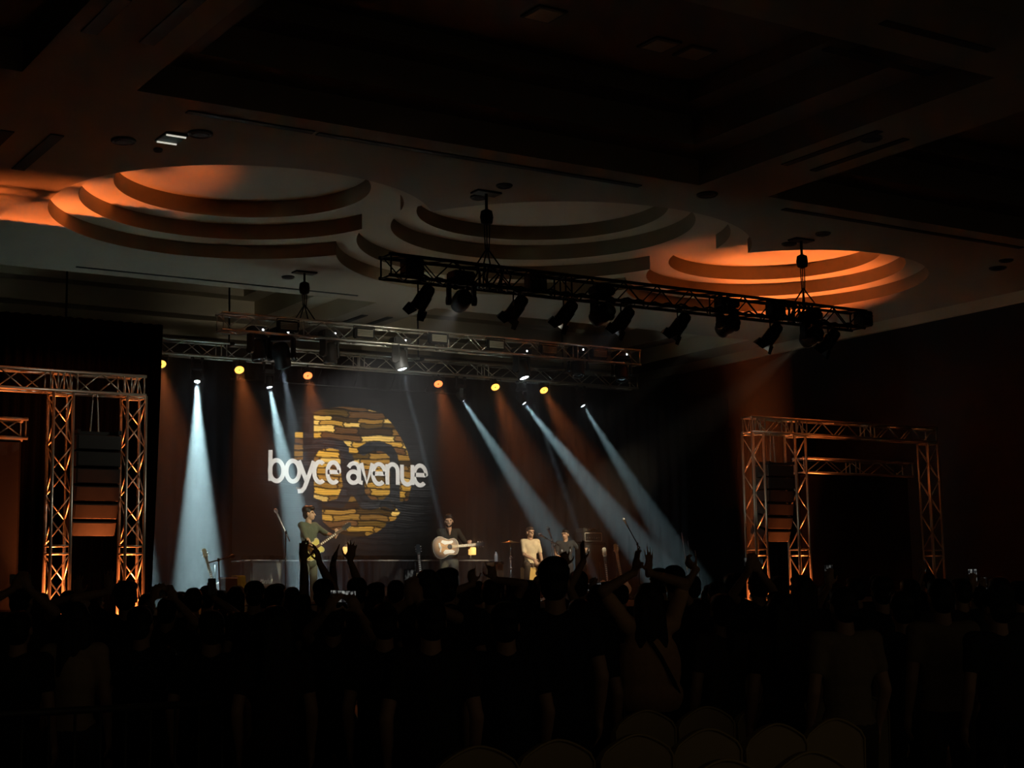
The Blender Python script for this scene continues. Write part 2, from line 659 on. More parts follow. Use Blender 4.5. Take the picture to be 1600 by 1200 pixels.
# ------------------------------------------------------------------ hoists
def hoist(label, x, y, ztop_truss, motor_z, m=M_BTRUSS, cable_top=CEIL, plate_on=True):
    t = thing('chain_hoist', label, 'hoist', (x, y, cable_top))
    if plate_on:
        obj('ceiling_plate', bevel_box((.42, .22, .03), .005, (0, 0, -.015)), m, t)
    bm = BM()
    add_tube(bm, (0, 0, -.02), (0, 0, motor_z - cable_top + .1), .022)
    obj('drop_rod', bm, m, t, True)
    bm = BM()
    add_lathe(bm, [(.03, .12), (.085, .09), (.1, 0), (.085, -.09), (.03, -.12)], 14)
    obj('motor', bm, m, t, True, Matrix.Translation((0, 0, motor_z - cable_top)))
    bm = BM()
    zt = ztop_truss - cable_top
    zm = motor_z - cable_top - .1
    for dx in (-.045, 0, .05):
        add_tube(bm, (dx, 0, zm), (dx * .7, 0, zt + .28), .009)
    for dx in (-.16, .16):
        for dy in (-.14, .14):
            add_tube(bm, (0, 0, zt + .3), (dx, dy, zt - .02), .012)
    obj('chain', bm, m, t, True)
    return t


hoist('chain hoist hanging the left part of the black truss', 11.83, Y_BLACK, 6.36, 7.12)
hoist('chain hoist hanging the right end of the black truss', 18.10, Y_BLACK, 6.36, 7.12)
hoist('chain hoist hanging the silver truss beside the left recess', 11.86, Y_UPPER, 6.6, 7.2)
for lx, lab in ((8.45, 'thin hanging rod above the black left drape'), (11.66, 'thin hanging rod at the left end of the silver truss'), (15.9, 'thin hanging rod above the middle of the rear truss'), (19.6, 'thin hanging rod above the right part of the rear truss')):
    t = thing('hanging_rod', lab, 'rod', (lx, Y_LOWER, 6.6))
    bm = BM()
    add_tube(bm, (0, 0, 0), (0, 0, CEIL + .36 - 6.6), .02)
    obj('rod', bm, M_BTRUSS, t, True)
    obj('clamp', bevel_box((.1, .36, .06), .01, (0, 0, .0)), M_BTRUSS, t)

# ceiling fittings
for px, r_, lab in (((193, 219), .16, 'round ceiling speaker left of the small ceiling light'), ((313, 208), .16, 'round ceiling speaker right of the small ceiling light'),
                    ((748, 307), .13, 'round ceiling plate left of the middle hoist'), ((788, 289), .12, 'round ceiling plate right of the middle hoist'),
                    ((1233, 380), .13, 'round ceiling plate left of the right hoist'), ((1286, 364), .13, 'round ceiling plate right of the right hoist'),
                    ((1559, 418), .16, 'round ceiling plate near the right frame edge, middle one'), ((1572, 406), .13, 'round ceiling plate near the right frame edge, nearest one'),
                    ((1105, 303), .16, 'round ceiling plate at the beam between dark coffers'), ((1361, 215), .15, 'round ceiling plate between two right slots'),
                    ((247, 233), .06, 'tiny ceiling sprinkler below the small ceiling light'), ((450, 432), .12, 'round ceiling plate beside the silver truss hoist')):
    c = at_z(*px, CEIL)
    t = thing('ceiling_fitting', lab, 'ceiling fitting', c)
    bm = BM()
    add_lathe(bm, [(r_, 0), (r_, -.02), (r_ * .86, -.035), (r_ * .8, -.02), (r_ * .2, -.025)], 24)
    obj('rim', bm, M_GREYP, t, True)
    bm = BM()
    add_lathe(bm, [(r_ * .8, -.018), (r_ * .5, -.03), (.01, -.034)], 24)
    obj('grille', bm, M_SLOT, t, True)
c = at_z(268, 214, CEIL)
t = thing('ceiling_light', 'small ceiling light with two dim white tubes near the left recess', 'ceiling light', c)
obj('housing', bevel_box((.3, .42, .03), .006, (0, 0, -.015)), M_GREYP, t)
for s in (-1, 1):
    bm = BM()
    add_tube(bm, (-.13, s * .17, -.035), (.13, s * .17, -.035), .014)
    obj('tube', bm, mat('tube_glow', (.9, .9, .8), .4, emit=(1, .95, .8), estr=.55, noise=.02), t, True)
for px, lab in (((1030, 68), 'square light panel inside the dark middle coffer'), ((850, 20), 'square light panel at the top of the dark middle coffer'), ((1085, 81), 'small panel light beside the square one in the dark coffer')):
    c = at_z(*px, CEIL + 1.05)
    t = thing('ceiling_light', lab, 'ceiling light', c)
    obj('frame', bevel_box((.42, .42, .03), .006, (0, 0, -.015)), M_GREYP, t)
    obj('diffuser', bevel_box((.34, .34, .01), .003, (0, 0, -.034)), M_CEIL, t)


# ------------------------------------------------------------------ lighting fixtures
def dir_to(a, b):
    return (Vector(b) - Vector(a)).normalized()


PAR = {}


def par_can(label, loc, aim, truss_z, group=None, m=M_BTRUSS, drop=.16):
    """theatre can with barn doors hung below a truss; loc = centre of the can"""
    loc = Vector(loc)
    t = thing('par_can', label, 'stage light', (loc.x, loc.y, truss_z), group=group)
    zc = loc.z - truss_z
    d = Vector(aim).normalized()
    if not PAR:
        bm = BM()
        add_lathe(bm, [(.03, -.2), (.07, -.19), (.095, -.15), (.1, -.05), (.112, -.04), (.112, .14), (.118, .145), (.118, .165), (.1, .165), (.1, .12)], 20, cap=False)
        bm.faces.new([v for v in bm.verts if abs(v.co.z + .2) < 1e-5][::-1])
        PAR['body'] = mesh_from(bm, M_BTRUSS, 'par', True)
        bm = BM()
        add_lathe(bm, [(.1, .12), (.06, .135), (.002, .14)], 20, cap=False)
        PAR['lens'] = mesh_from(bm, M_LENS, 'lens', True)
        bm = BM()
        add_prism(bm, [(-.105, 0), (.105, 0), (.075, .14), (-.075, .14)], .004)
        PAR['door'] = mesh_from(bm, M_BTRUSS, 'door')
    bm = BM()
    hw = .13
    side = Vector((-d.y, d.x, 0)).normalized()
    add_path(bm, [Vector((0, 0, zc)) + side * hw, Vector((0, 0, zc + .2)) + side * hw, Vector((0, 0, zc + .23)) + side * (hw - .03), Vector((0, 0, zc + .23)) - side * (hw - .03), Vector((0, 0, zc + .2)) - side * hw, Vector((0, 0, zc)) - side * hw], .012, 8)
    obj('yoke', bm, M_BTRUSS, t, True)
    bm = BM()
    add_tube(bm, (0, 0, zc + .22), (0, 0, .04), .014)
    add_tube(bm, (-.03, 0, .02), (.03, 0, .02), .04, 10)
    obj('clamp', bm, M_BTRUSS, t, True)
    u, v, _ = frame_of(d)
    m4 = Matrix.Translation((0, 0, zc)) @ Matrix(((u.x, v.x, d.x, 0), (u.y, v.y, d.y, 0), (u.z, v.z, d.z, 0), (0, 0, 0, 1)))
    b = new_obj('housing', PAR['body'], None, t, m4)
    new_obj('lens', PAR['lens'], None, b)
    for k in range(4):
        mm = Matrix.Rotation(k * PI / 2, 4, 'Z') @ Matrix.Translation((0, .115, .163)) @ Matrix.Rotation(R(90 - (35 if k % 2 else 20)), 4, 'X')
        new_obj('barn_door', PAR['door'], None, b, mm)
    bm = BM()
    add_path(bm, [Vector((0, 0, zc)) - d * .19, Vector((.05, 0, zc + .05)) - d * .26, Vector((.09, .02, zc + .22)), Vector((.1, 0, .02))], .007, 6)
    obj('cable', bm, M_BLACK, t, True)
    return t


MH = {}


def moving_head(label, loc, aim, truss_z, scale=1.0, lens=None, group=None, m=M_BLACK, led=True, base_yaw=0.0, half_on=False):
    """moving light: base box, U yoke, barrel head. loc = centre of the head"""
    loc = Vector(loc)
    t = thing('moving_light', label, 'stage light', (loc.x, loc.y, truss_z), group=group)
    zc = loc.z - truss_z
    d = Vector(aim).normalized()
    s = scale
    key = m.name
    if key not in MH:
        bm = bevel_box((.36, .26, .13), .025, (0, 0, 0))
        base = mesh_from(bm, m, 'base')
        bm = BM()
        add_box(bm, (0, 0, .20), (.40, .14, .06))
        for q in (-1, 1):
            add_box(bm, (q * .185, 0, .05), (.05, .15, .32))
            add_lathe(bm, [(.07, -.03), (.075, 0), (.07, .03)], 14, Matrix.Translation((q * .19, 0, -.06)) @ Matrix.Rotation(PI / 2, 4, 'Y'))
        bmesh.ops.bevel(bm, geom=[e for e in bm.edges if e.calc_length() > .1], offset=.012, segments=1, affect='EDGES')
        yoke = mesh_from(bm, m, 'yoke')
        bm = BM()
        add_lathe(bm, [(.05, -.2), (.11, -.19), (.135, -.13), (.14, .02), (.125, .06), (.13, .14), (.122, .18), (.095, .185), (.09, .165)], 22, cap=False)
        bm.faces.new([v for v in bm.verts if abs(v.co.z + .2) < 1e-5][::-1])
        head = mesh_from(bm, m, 'head', True)
        bm = BM()
        add_lathe(bm, [(.093, .166), (.06, .18), (.002, .186)], 22, cap=False)
        ln = mesh_from(bm, M_LENS, 'lens', True)
        MH[key] = (base, yoke, head, ln)
    base, yoke, head, ln = MH[key]
    hv = Vector((d.x, d.y, 0))
    yaw = math.atan2(-hv.x, hv.y) if hv.length > .05 else base_yaw
    ry = Matrix.Rotation(yaw, 4, 'Z')
    sc = Matrix.Scale(s, 4)
    zb = zc + .36 * s
    bo = new_obj('base', base, None, t, Matrix.Translation((0, 0, zb)) @ sc)
    if led:
        bm = BM()
        add_lathe(bm, [(.018, 0), (.015, .006), (.002, .008)], 10)
        obj('status_light', bm, M_LED, bo, True, Matrix.Translation((.05, -.13, 0)) @ Matrix.Rotation(PI / 2, 4, 'X'))
    for q in (-.1, .1):
        bm = BM()
        add_tube(bm, (q, 0, zb + .06 * s), (q, 0, -.03), .018)
        add_tube(bm, (q - .025, 0, -.04), (q + .025, 0, -.04), .036, 12)
        obj('clamp', bm, m, t, True)
    new_obj('yoke', yoke, None, t, Matrix.Translation((0, 0, zc + .06 * s)) @ ry @ sc)
    side = ry.to_3x3() @ Vector((1, 0, 0))
    vv = d.cross(side).normalized()
    side = vv.cross(d)
    m4 = Matrix(((side.x, vv.x, d.x, 0), (side.y, vv.y, d.y, 0), (side.z, vv.z, d.z, zc), (0, 0, 0, 1))) @ sc
    h = new_obj('head', head, None, t, m4)
    if lens is None:
        new_obj('lens', ln, None, h)
    else:
        bm = BM()
        add_lathe(bm, [(.093, .166), (.06, .18), (.002, .186)], 22, cap=False)
        obj('lens', bm, lens, h, True)
    return t, loc + d * .2 * s


# --- black front truss
zt_b = 6.06
stage_c = Vector((14.8, 25.2, 2.6))
PARS = [((662, 465), 'black barn-door stage light at the left end of the black truss'), ((808, 480), 'black barn-door stage light right of the left hoist'),
        ((886, 488), 'black barn-door stage light left of the middle moving light'), ((975, 498), 'black barn-door stage light right of the middle moving light'),
        ((1063, 506), 'black barn-door stage light below the right recess, leftmost there'), ((1207, 522), 'black barn-door stage light left of the right hoist'),
        ((1297, 531), 'black barn-door stage light at the right end of the black truss')]
# three of the cans burn at a low level: left towers, stage trusses, right towers; a fourth is added fill greying the stage haze
PAR_ON = {3: ((15.0, 26.5, 3.2), 420, 52), 0: ((7.1, 22.1, 3.9), 110, 50), 2: ((14.5, 25.2, 5.9), 700, 46), 5: ((20.3, 22.1, 3.9), 120, 26)}
for k, (px, lab) in enumerate(PARS):
    c = at_y(*px, Y_BLACK)
    tgt = Vector((c.x + (-1.0 if k < 6 else -1.2) + .5, c.y + 5.5, 1.8))
    d = dir_to(c, tgt)
    d = Vector((-.35, .55, -.76)).normalized() if k != 0 else Vector((-.25, .6, -.76)).normalized()
    pc = par_can(lab, c, d, zt_b, 'barn-door lights under the black truss')
    if k in PAR_ON:
        aim_, wt_, an_ = PAR_ON[k]
        d2 = dir_to(c, aim_)
        spot('beam', pc, Vector((0, 0, c.z - zt_b)) + d * .2, d2, wt_, R(an_), 1.0, (.86, .94, 1.0) if k == 3 else (1.0, .93, .74), .08)
MOVS = [((721, 470), 'black moving light beside the left hoist on the black truss'), ((941, 491), 'black moving light in the middle of the black truss'),
        ((1137, 509), 'black moving light under the right third of the black truss'), ((1268, 526), 'black moving light under the right hoist on the black truss')]
AIMS = [(14.45, Y_DROP, 4.3), at_y(486, 840, 25.5), at_y(694, 845, 26.2), at_y(850, 850, 26.3)]
WATTS = [P_LOGO, P_FRONT * .8, P_FRONT * .85, P_FRONT * 1.2]
ANG = [R(24), R(11), R(8.5), R(15)]
COLS = [(1, .96, .9), (1.0, .95, .62), (1, .86, .6), (1, .84, .55)]
for (px, lab), aim, wt, an, cc in zip(MOVS, AIMS, WATTS, ANG, COLS):
    c = at_y(*px, Y_BLACK)
    d = dir_to(c, aim)
    t, tip = moving_head(lab, c, d, zt_b, 1.0, None, 'moving lights under the black truss', led=False)
    spot('beam', t, tip + d * .03 - Vector((c.x, c.y, zt_b)), d, wt, an, .5, cc, .05)
# boxes strapped on the black truss
for px, lab in (((645, 418), 'black control box strapped into the left end of the black truss'), ((838, 442), 'black control box inside the black truss right of the left hoist'),
                ((1213, 482), 'black control box inside the black truss left of the right hoist'), ((1350, 498), 'black control box on the right end of the black truss')):
    c = at_y(*px, Y_BLACK - .02)
    t = thing('control_box', lab, 'control box', (c.x, Y_BLACK, c.z - .13))
    obj('case', bevel_box((.3, .2, .26), .02, (0, 0, .13)), M_BLACK, t)
    bm = BM()
    for i in range(4):
        add_tube(bm, (-.11 + .073 * i, -.1, .17), (-.11 + .073 * i, -.115, .17), .02, 10)
    obj('sockets', bm, M_GREYP, t, True)
    bm = BM()
    add_path(bm, [(-.1, 0, .26), (-.1, 0, .29), (.1, 0, .29), (.1, 0, .26)], .01, 6)
    obj('handle', bm, M_BTRUSS, t, True)
for px, lab in (((765, 424), 'bundle of black cables hanging in the black truss at the left hoist'), ((1250, 484), 'bundle of black cables hanging in the black truss at the right hoist')):
    c = at_y(*px, Y_BLACK)
    bm = BM()
    for i in range(9):
        x = -.28 + .07 * i
        add_path(bm, [(x, random.uniform(-.1, .1), .2), (x + .02, random.uniform(-.12, .12), .05), (x - .02, random.uniform(-.1, .1), -.12), (x + .01, 0, -.16)], random.uniform(.012, .028), 6)
    o = obj('cable_bundle', bm, M_BLACK, None, True)
    o.location = (c.x, Y_BLACK, 6.2)
    tag(o, lab, 'cables')
# looped cable along the bottom chord
bm = BM()
pts = []
for i in range(120):
    x = 10.3 + 8.9 * i / 119
    pts.append((x, Y_BLACK - .15 + .02 * math.sin(i * .8), 6.085 + .02 * math.sin(i * 1.7) + .012 * math.sin(i * .6)))
add_path(bm, pts, .017, 6)
tag(obj('power_cable', bm, M_BLACK, None, True), 'black cable run taped along the bottom of the black truss', 'cable')

# --- upper silver truss: panel lights in the lattice and moving lights below
for k, (px, lab) in enumerate((((450, 510), 'rectangular panel light in the silver truss near its left end'), ((569, 521), 'rectangular panel light in the silver truss above the brick face logo'),
                               ((685, 529), 'rectangular panel light in the silver truss, third from left'), ((774, 539), 'rectangular panel light in the silver truss, fourth from left'),
                               ((857, 547), 'rectangular panel light in the silver truss, second from right'), ((936, 553), 'rectangular panel light in the silver truss near its right end'))):
    c = at_y(*px, Y_UPPER - .16)
    t = thing('panel_light', lab, 'stage light', c, group='panel lights in the silver truss')
    obj('housing', bevel_box((.40, .12, .20), .02, (0, .02, 0)), M_BLACK, t)
    obj('lamp_face', bevel_box((.32, .01, .13), .003, (0, -.045, 0)), mat('panel_face', (.30, .29, .22), .35, noise=.1, nscale=30), t)
    bm = BM()
    for z in (-.03, 0, .03):
        add_tube(bm, (-.16, -.053, z), (.16, -.053, z), .003, 6)
    obj('guard', bm, M_BTRUSS, t)
    bm = BM()
    add_path(bm, [(-.215, 0, 0), (-.215, 0, .13), (.215, 0, .13), (.215, 0, 0)], .01, 6)
    obj('bracket', bm, M_BTRUSS, t, True)
zt_u = 6.28
SILV = [((402, 548), None, (.1, -.2, -1), M_GREYP, 'grey moving light near the left end of the silver truss'),
        ((440, 556), M_WHITE_DIM, (.42, .5, -1), M_BLACK, 'large black moving light casting a pale beam beside the face logo'),
        ((515, 553), None, (.05, -.1, -1), M_GREYP, 'unlit grey moving light over the brick face logo'),
        ((625, 563), M_WHITE_ON, (.16, -.2, -1), M_GREYP, 'grey moving light with a thin white beam above the right of the face logo'),
        ((815, 578), M_WHITE_ON, (.15, -.35, -1), M_BLACK, 'black moving light with a thin beam right of centre'),
        ((903, 575), None, (-.2, -.3, -1), M_BLACK, 'unlit black moving light second from right on the silver truss'),
        ((971, 582), None, (-.2, -.3, -1), M_BLACK, 'unlit black moving light at the right end of the silver truss')]
for k, (px, ln, aim, m_, lab) in enumerate(SILV):
    c = at_y(*px, Y_UPPER)
    d = Vector(aim).normalized()
    sc_ = 1.0 if k != 1 else 1.15
    t, tip = moving_head(lab, c, d, zt_u, sc_, ln, 'moving lights under the silver truss', m=m_)
    if ln is not None:
        spec_ = {1: (P_WHITE * .22, R(12)), 3: (P_WHITE * .7, R(1.9)), 4: (P_WHITE * .4, R(1.9))}[k]
        spot('beam', t, tip + d * .04 - Vector((c.x, c.y, zt_u)), d, spec_[0], spec_[1], .25, (.66, .88, 1.0), .04)

# --- rear truss: orange wash lights and the bright white beams
zt_l = 6.32
ORNG = [((252, 569), M_AMBER_ON, (282, 800), 'glowing amber wash light at the left edge of the stage'), ((374, 578), M_AMBER_ON, (415, 800), 'glowing amber wash light second from left on the rear truss'),
        ((481, 587), M_RED_ON, (520, 800), 'glowing orange wash light above the left of the face logo'), ((685, 600), M_RED_ON, (735, 800), 'glowing orange wash light right of the face logo'),
        ((774, 605), M_AMBER_ON, (845, 800), 'glowing amber wash light second from right on the rear truss'), ((850, 610), M_AMBER_ON, (950, 800), 'glowing amber wash light at the right end of the row')]
for k, (px, ln, tgt, lab) in enumerate(ORNG):
    c = at_y(*px, Y_LOWER)
    e = at_y(*tgt, Y_LOWER - 2.2)
    d = dir_to(c, e)
    d = (d + dir_to(c, CAM) * .22).normalized()
    t = thing('wash_light', lab, 'stage light', (c.x, c.y, zt_l), group='amber wash lights on the rear truss')
    zc = c.z - zt_l
    u, v, _ = frame_of(d)
    m4 = Matrix.Translation((0, 0, zc)) @ Matrix(((u.x, v.x, d.x, 0), (u.y, v.y, d.y, 0), (u.z, v.z, d.z, 0), (0, 0, 0, 1)))
    bm = BM()
    add_lathe(bm, [(.06, -.2), (.085, -.17), (.1, -.1), (.105, .0), (.1, .012), (.09, .0)], 20, cap=False)
    bm.faces.new([q for q in bm.verts if abs(q.co.z + .2) < 1e-5][::-1])
    h = obj('housing', bm, M_BLACK, t, True, m4)
    bm = BM()
    add_lathe(bm, [(.092, -.004), (.06, .006), (.016, .006)], 20, cap=False)
    obj('lens', bm, ln, h, True)
    bm = BM()
    add_lathe(bm, [(.016, .006), (.012, .012), (.002, .012)], 14, cap=False)
    obj('lens_hub', bm, mat('hub_amber', (.5, .2, .03), .5, noise=.05), h, True)
    bm = BM()
    sd = Vector((-d.y, d.x, 0)).normalized()
    add_path(bm, [Vector((0, 0, zc)) + sd * .125, Vector((0, 0, zc + .17)) + sd * .125, Vector((0, 0, zc + .17)) - sd * .125, Vector((0, 0, zc)) - sd * .125], .01, 6)
    add_tube(bm, (0, 0, zc + .17), (0, 0, .03), .015)
    obj('yoke', bm, M_BLACK, t, True)
    spot('beam', t, Vector((0, 0, zc)) + d * .03, d, P_ORANGE, R(24), .8, (1.0, .25, .06), .08)
WHT = [((195, 588), (206, 900), .8, 14, 'white beam light hidden behind the left tower'), ((308, 596), (311, 915), 1.7, 13.6, 'dazzling white beam light pointing straight down at stage left'),
       ((421, 605), (476, 880), 1.25, 12, 'dazzling white beam light crossing the first letters of the banner'), ((724, 626), (878, 860), .7, 11, 'white beam light slanting right beside the singer'),
       ((819, 630), (1010, 870), .62, 11, 'white beam light slanting right, middle of the right three'), ((911, 634), (1065, 880), .3, 10, 'white beam light slanting right, rightmost of the row')]
for k, (px, tgt, kw, an, lab) in enumerate(WHT):
    c = at_y(*px, Y_LOWER)
    e = at_y(*tgt, Y_LOWER - {2: 1.0, 3: .8}.get(k, 1.6))
    d = dir_to(c, e)
    t, tip = moving_head(lab, c - d * .17 * .6, d, zt_l, .6, M_WHITE_ON, 'white beam lights below the rear truss', led=False)
    o_ = t.location
    spot('beam', t, c + d * .03 - Vector(o_), d, P_WHITE * kw, R(an), .35, (.55, .86, .93), .035)

# --- orange uplights at the feet of the towers
for x, y_, z_, ad, kp, lab in ((6.60, Y_TOWER + .14, 0, (-.06, .14, 1), 1.0, 'small orange floor light inside the foot of the left outer tower'), (7.68, Y_TOWER + .14, 0, (-.06, .12, 1), .9, 'small orange floor light inside the foot of the left inner tower'),
                       (19.78, Y_TOWER + .14, 0, (.02, .0, 1), .45, 'small orange floor light inside the foot of the right inner tower'), (20.86, Y_TOWER + .14, 0, (.02, .02, 1), .5, 'small orange floor light inside the foot of the right middle tower'),
                       (24.55, Y_TOWER + .14, 0, (0, 0, 1), .012, 'small orange floor light inside the far right tower'),
                       (22.2, 25.0, STAGE_Z, (-.06, -.34, 1), .75, 'small orange floor light on the right wing of the stage')):
    t = thing('floor_light', lab, 'stage light', (x, y_, z_))
    obj('base', bevel_box((.16, .16, .05), .01, (0, 0, .025)), M_BLACK, t)
    bm = BM()
    add_lathe(bm, [(.06, .05), (.085, .08), (.09, .2), (.08, .2), (.075, .17)], 18, cap=False)
    h = obj('housing', bm, M_BLACK, t, True)
    bm = BM()
    add_lathe(bm, [(.075, .18), (.002, .185)], 18, cap=False)
    obj('lens', bm, M_RED_ON, h, True)
    spot('uplight', t, (0, 0, .24), ad, P_UP * kp, R(36), 1.0, (1.0, .20, .045), .12)

# ------------------------------------------------------------------ printed backdrop with the brick face and the band lettering
def in_poly(px, py, poly):
    ins = np.zeros(px.shape, bool)
    n = len(poly)
    j = n - 1
    for i in range(n):
        xi, yi = poly[i]
        xj, yj = poly[j]
        c = ((yi > py) != (yj > py)) & (px < (xj - xi) * (py - yi) / (yj - yi + 1e-9) + xi)
        ins ^= c
        j = i
    return ins


def backdrop():
    # the print is drawn in its own flat coordinates: u to the right, v down, 1 unit = 1/5 of a design pixel
    a = at_y(364, 735, Y_DROP)
    b = at_y(727, 740, Y_DROP)
    x0, x1 = a.x, b.x
    ztop, zbot = at_y(545, 606, Y_DROP).z, at_y(545, 868, Y_DROP).z
    t = thing('printed_backdrop', 'black printed backdrop with a yellow brick face and white lettering', 'backdrop', ((x0 + x1) / 2, Y_DROP, zbot))
    W_, H_ = x1 - x0, ztop - zbot
    nu, nv = 400, 300
    uu = np.linspace(-80, 1735, nu)
    vv = np.linspace(30, 1340, nv)
    U, V = np.meshgrid(uu, vv)
    # wavy stone courses
    wob = 6 * np.sin(U * .011 + V * .004) + 4 * np.sin(U * .031 + V * .02)
    cour = np.cumsum(rng.uniform(34, 60, 60))
    Vw = V + wob
    row = np.searchsorted(cour, Vw)
    lo = np.where(row > 0, cour[np.maximum(row - 1, 0)], 0)
    hi = cour[np.minimum(row, 59)]
    fv = (Vw - lo) / (hi - lo + 1e-6)
    shade = np.zeros_like(U)
    fu = np.zeros_like(U)
    hue = np.zeros_like(U)
    for r_ in range(60):
        k = row == r_
        if not k.any():
            continue
        cuts = np.cumsum(rng.uniform(110, 320, 40)) - 300
        x = U[k] + 5 * np.sin(V[k] * .2)
        ci = np.searchsorted(cuts, x)
        c0 = np.where(ci > 0, cuts[np.maximum(ci - 1, 0)], cuts[0] - 200)
        c1 = cuts[np.minimum(ci, 39)]
        vals = rng.uniform(0, 1, 41)
        hu = rng.uniform(0, 1, 41)
        shade[k] = vals[ci]
        hue[k] = hu[ci]
        fu[k] = np.minimum(x - c0, c1 - x)
    joint = (fu < 7) | (fv < .12) | (fv > .88)
    streak = .5 + .5 * np.sin(V * .35 + 2.2 * np.sin(U * .013) + 3 * np.sin(U * .005 + V * .01))
    head = [(515, 240), (600, 205), (740, 182), (900, 185), (1050, 215), (1130, 290), (1200, 400), (1250, 500), (1285, 620), (1290, 760), (1255, 905), (1190, 915), (1190, 1000), (1150, 1060), (1080, 1080), (1070, 1110), (1000, 1160), (900, 1195), (760, 1190), (650, 1140), (580, 1080), (575, 920), (515, 900)]
    brow_l = [(430, 470), (520, 445), (640, 425), (740, 450), (785, 500), (790, 550), (725, 545), (705, 525), (640, 512), (560, 530), (522, 570), (515, 600), (430, 600)]
    brow_r = [(862, 495), (930, 452), (1030, 440), (1130, 465), (1175, 540), (1192, 640), (1192, 1000), (1150, 960), (1110, 890), (1108, 560), (1060, 522), (980, 515), (930, 545), (905, 560), (868, 550)]
    mid = [(715, 545), (810, 550), (830, 610), (905, 640), (912, 850), (960, 905), (1050, 905), (1110, 850), (1115, 900), (1150, 985), (1060, 955), (970, 985), (880, 975), (835, 900), (808, 868), (780, 920), (735, 975), (600, 965), (575, 935), (690, 905), (735, 800), (722, 700)]
    ear = [(372, 402), (430, 398), (432, 610), (368, 612)]
    ear2 = [(380, 820), (420, 815), (425, 840), (385, 842)]
    hole_l = [(640, 600), (700, 610), (700, 760), (600, 770), (560, 700)]
    yl = in_poly(U, V, head) & ~in_poly(U, V, brow_l) & ~in_poly(U, V, brow_r) & ~in_poly(U, V, mid)
    yl |= in_poly(U, V, ear) | in_poly(U, V, ear2)
    gold = np.array((.66, .36, .05))
    brown = np.array((.16, .07, .02))
    pale = np.array((.85, .58, .16))
    base = brown + (gold - brown) * np.clip((shade * 1.45 - .28), 0, 1)[..., None]
    base = base + (pale - base) * ((hue > .82) * .6)[..., None]
    base *= np.clip(.55 + .45 * streak + .5 * (hue - .5), .12, 1.25)[..., None]
    base[(hue < .16)] *= .3
    base[joint] *= .12
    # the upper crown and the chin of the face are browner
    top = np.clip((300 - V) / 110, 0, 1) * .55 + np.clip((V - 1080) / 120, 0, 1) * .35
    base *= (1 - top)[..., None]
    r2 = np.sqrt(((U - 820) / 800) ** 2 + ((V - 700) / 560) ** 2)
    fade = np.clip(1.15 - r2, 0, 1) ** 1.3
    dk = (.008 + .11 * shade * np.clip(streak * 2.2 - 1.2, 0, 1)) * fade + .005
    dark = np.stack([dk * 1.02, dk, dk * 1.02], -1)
    dark[joint] *= .4
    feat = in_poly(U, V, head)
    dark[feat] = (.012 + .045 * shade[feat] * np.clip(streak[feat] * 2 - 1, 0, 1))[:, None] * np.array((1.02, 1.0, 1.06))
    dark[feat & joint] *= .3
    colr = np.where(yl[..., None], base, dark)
    # mesh
    PX = (U - uu[0]) / (uu[-1] - uu[0]) * W_ - W_ / 2
    PZ = (1 - (V - vv[0]) / (vv[-1] - vv[0])) * H_
    # slight ripples of the hanging cloth
    PY = .010 * np.sin(PX * 2.1) + .004 * np.sin(PX * 5.3 + PZ)
    co = np.stack([PX, PY, PZ], -1).reshape(-1, 3)
    idx = np.arange(nu * nv).reshape(nv, nu)
    f = np.stack([idx[:-1, :-1], idx[1:, :-1], idx[1:, 1:], idx[:-1, 1:]], -1).reshape(-1, 4)
    me = bpy.data.meshes.new('print')
    me.from_pydata(co.tolist(), [], f.tolist())
    at = me.color_attributes.new('print', 'FLOAT_COLOR', 'POINT')
    at.data.foreach_set('color', np.concatenate([colr.reshape(-1, 3), np.ones((nu * nv, 1))], 1).astype(np.float32).ravel())
    m = mat('backdrop_print', (.02, .02, .02), .8, spec=.1)
    nt = m.node_tree
    ca = nt.nodes.new('ShaderNodeVertexColor')
    ca.layer_name = 'print'
    nt.links.new(ca.outputs['Color'], nt.nodes['Principled BSDF'].inputs['Base Color'])
    new_obj('printed_cloth', me, m, t)
    # hem bar and ties
    bm = BM()
    add_tube(bm, (-W_ / 2 - .05, .03, H_ + .02), (W_ / 2 + .05, .03, H_ + .02), .02)
    obj('top_bar', bm, M_BTRUSS, t, True)
    for i in range(7):
        x = -W_ / 2 + .1 + (W_ - .2) * i / 6
        bm = BM()
        add_tube(bm, (x, .03, H_ + .02), (x, Y_LOWER + .14 - Y_DROP, 6.32 - zbot), .008, 6)
        obj('tie_cord', bm, M_BTRUSS, t, True)
    # lettering: each letter drawn as a stroke outline; px = design pixels in the photo's 1600-wide frame scaled by 5.714
    def wx(px):
        return at_y(400 + px / 5.714, 735, Y_DROP).x - t.location.x

    def wz(py):
        return at_y(545, 690 + (py - 25 * (0)) / 5.714, Y_DROP).z - zbot
    k = (wx(1500) - wx(100)) / 1400.0
    m_t = mat('white_print', (.60, .59, .56), .8, noise=.02)

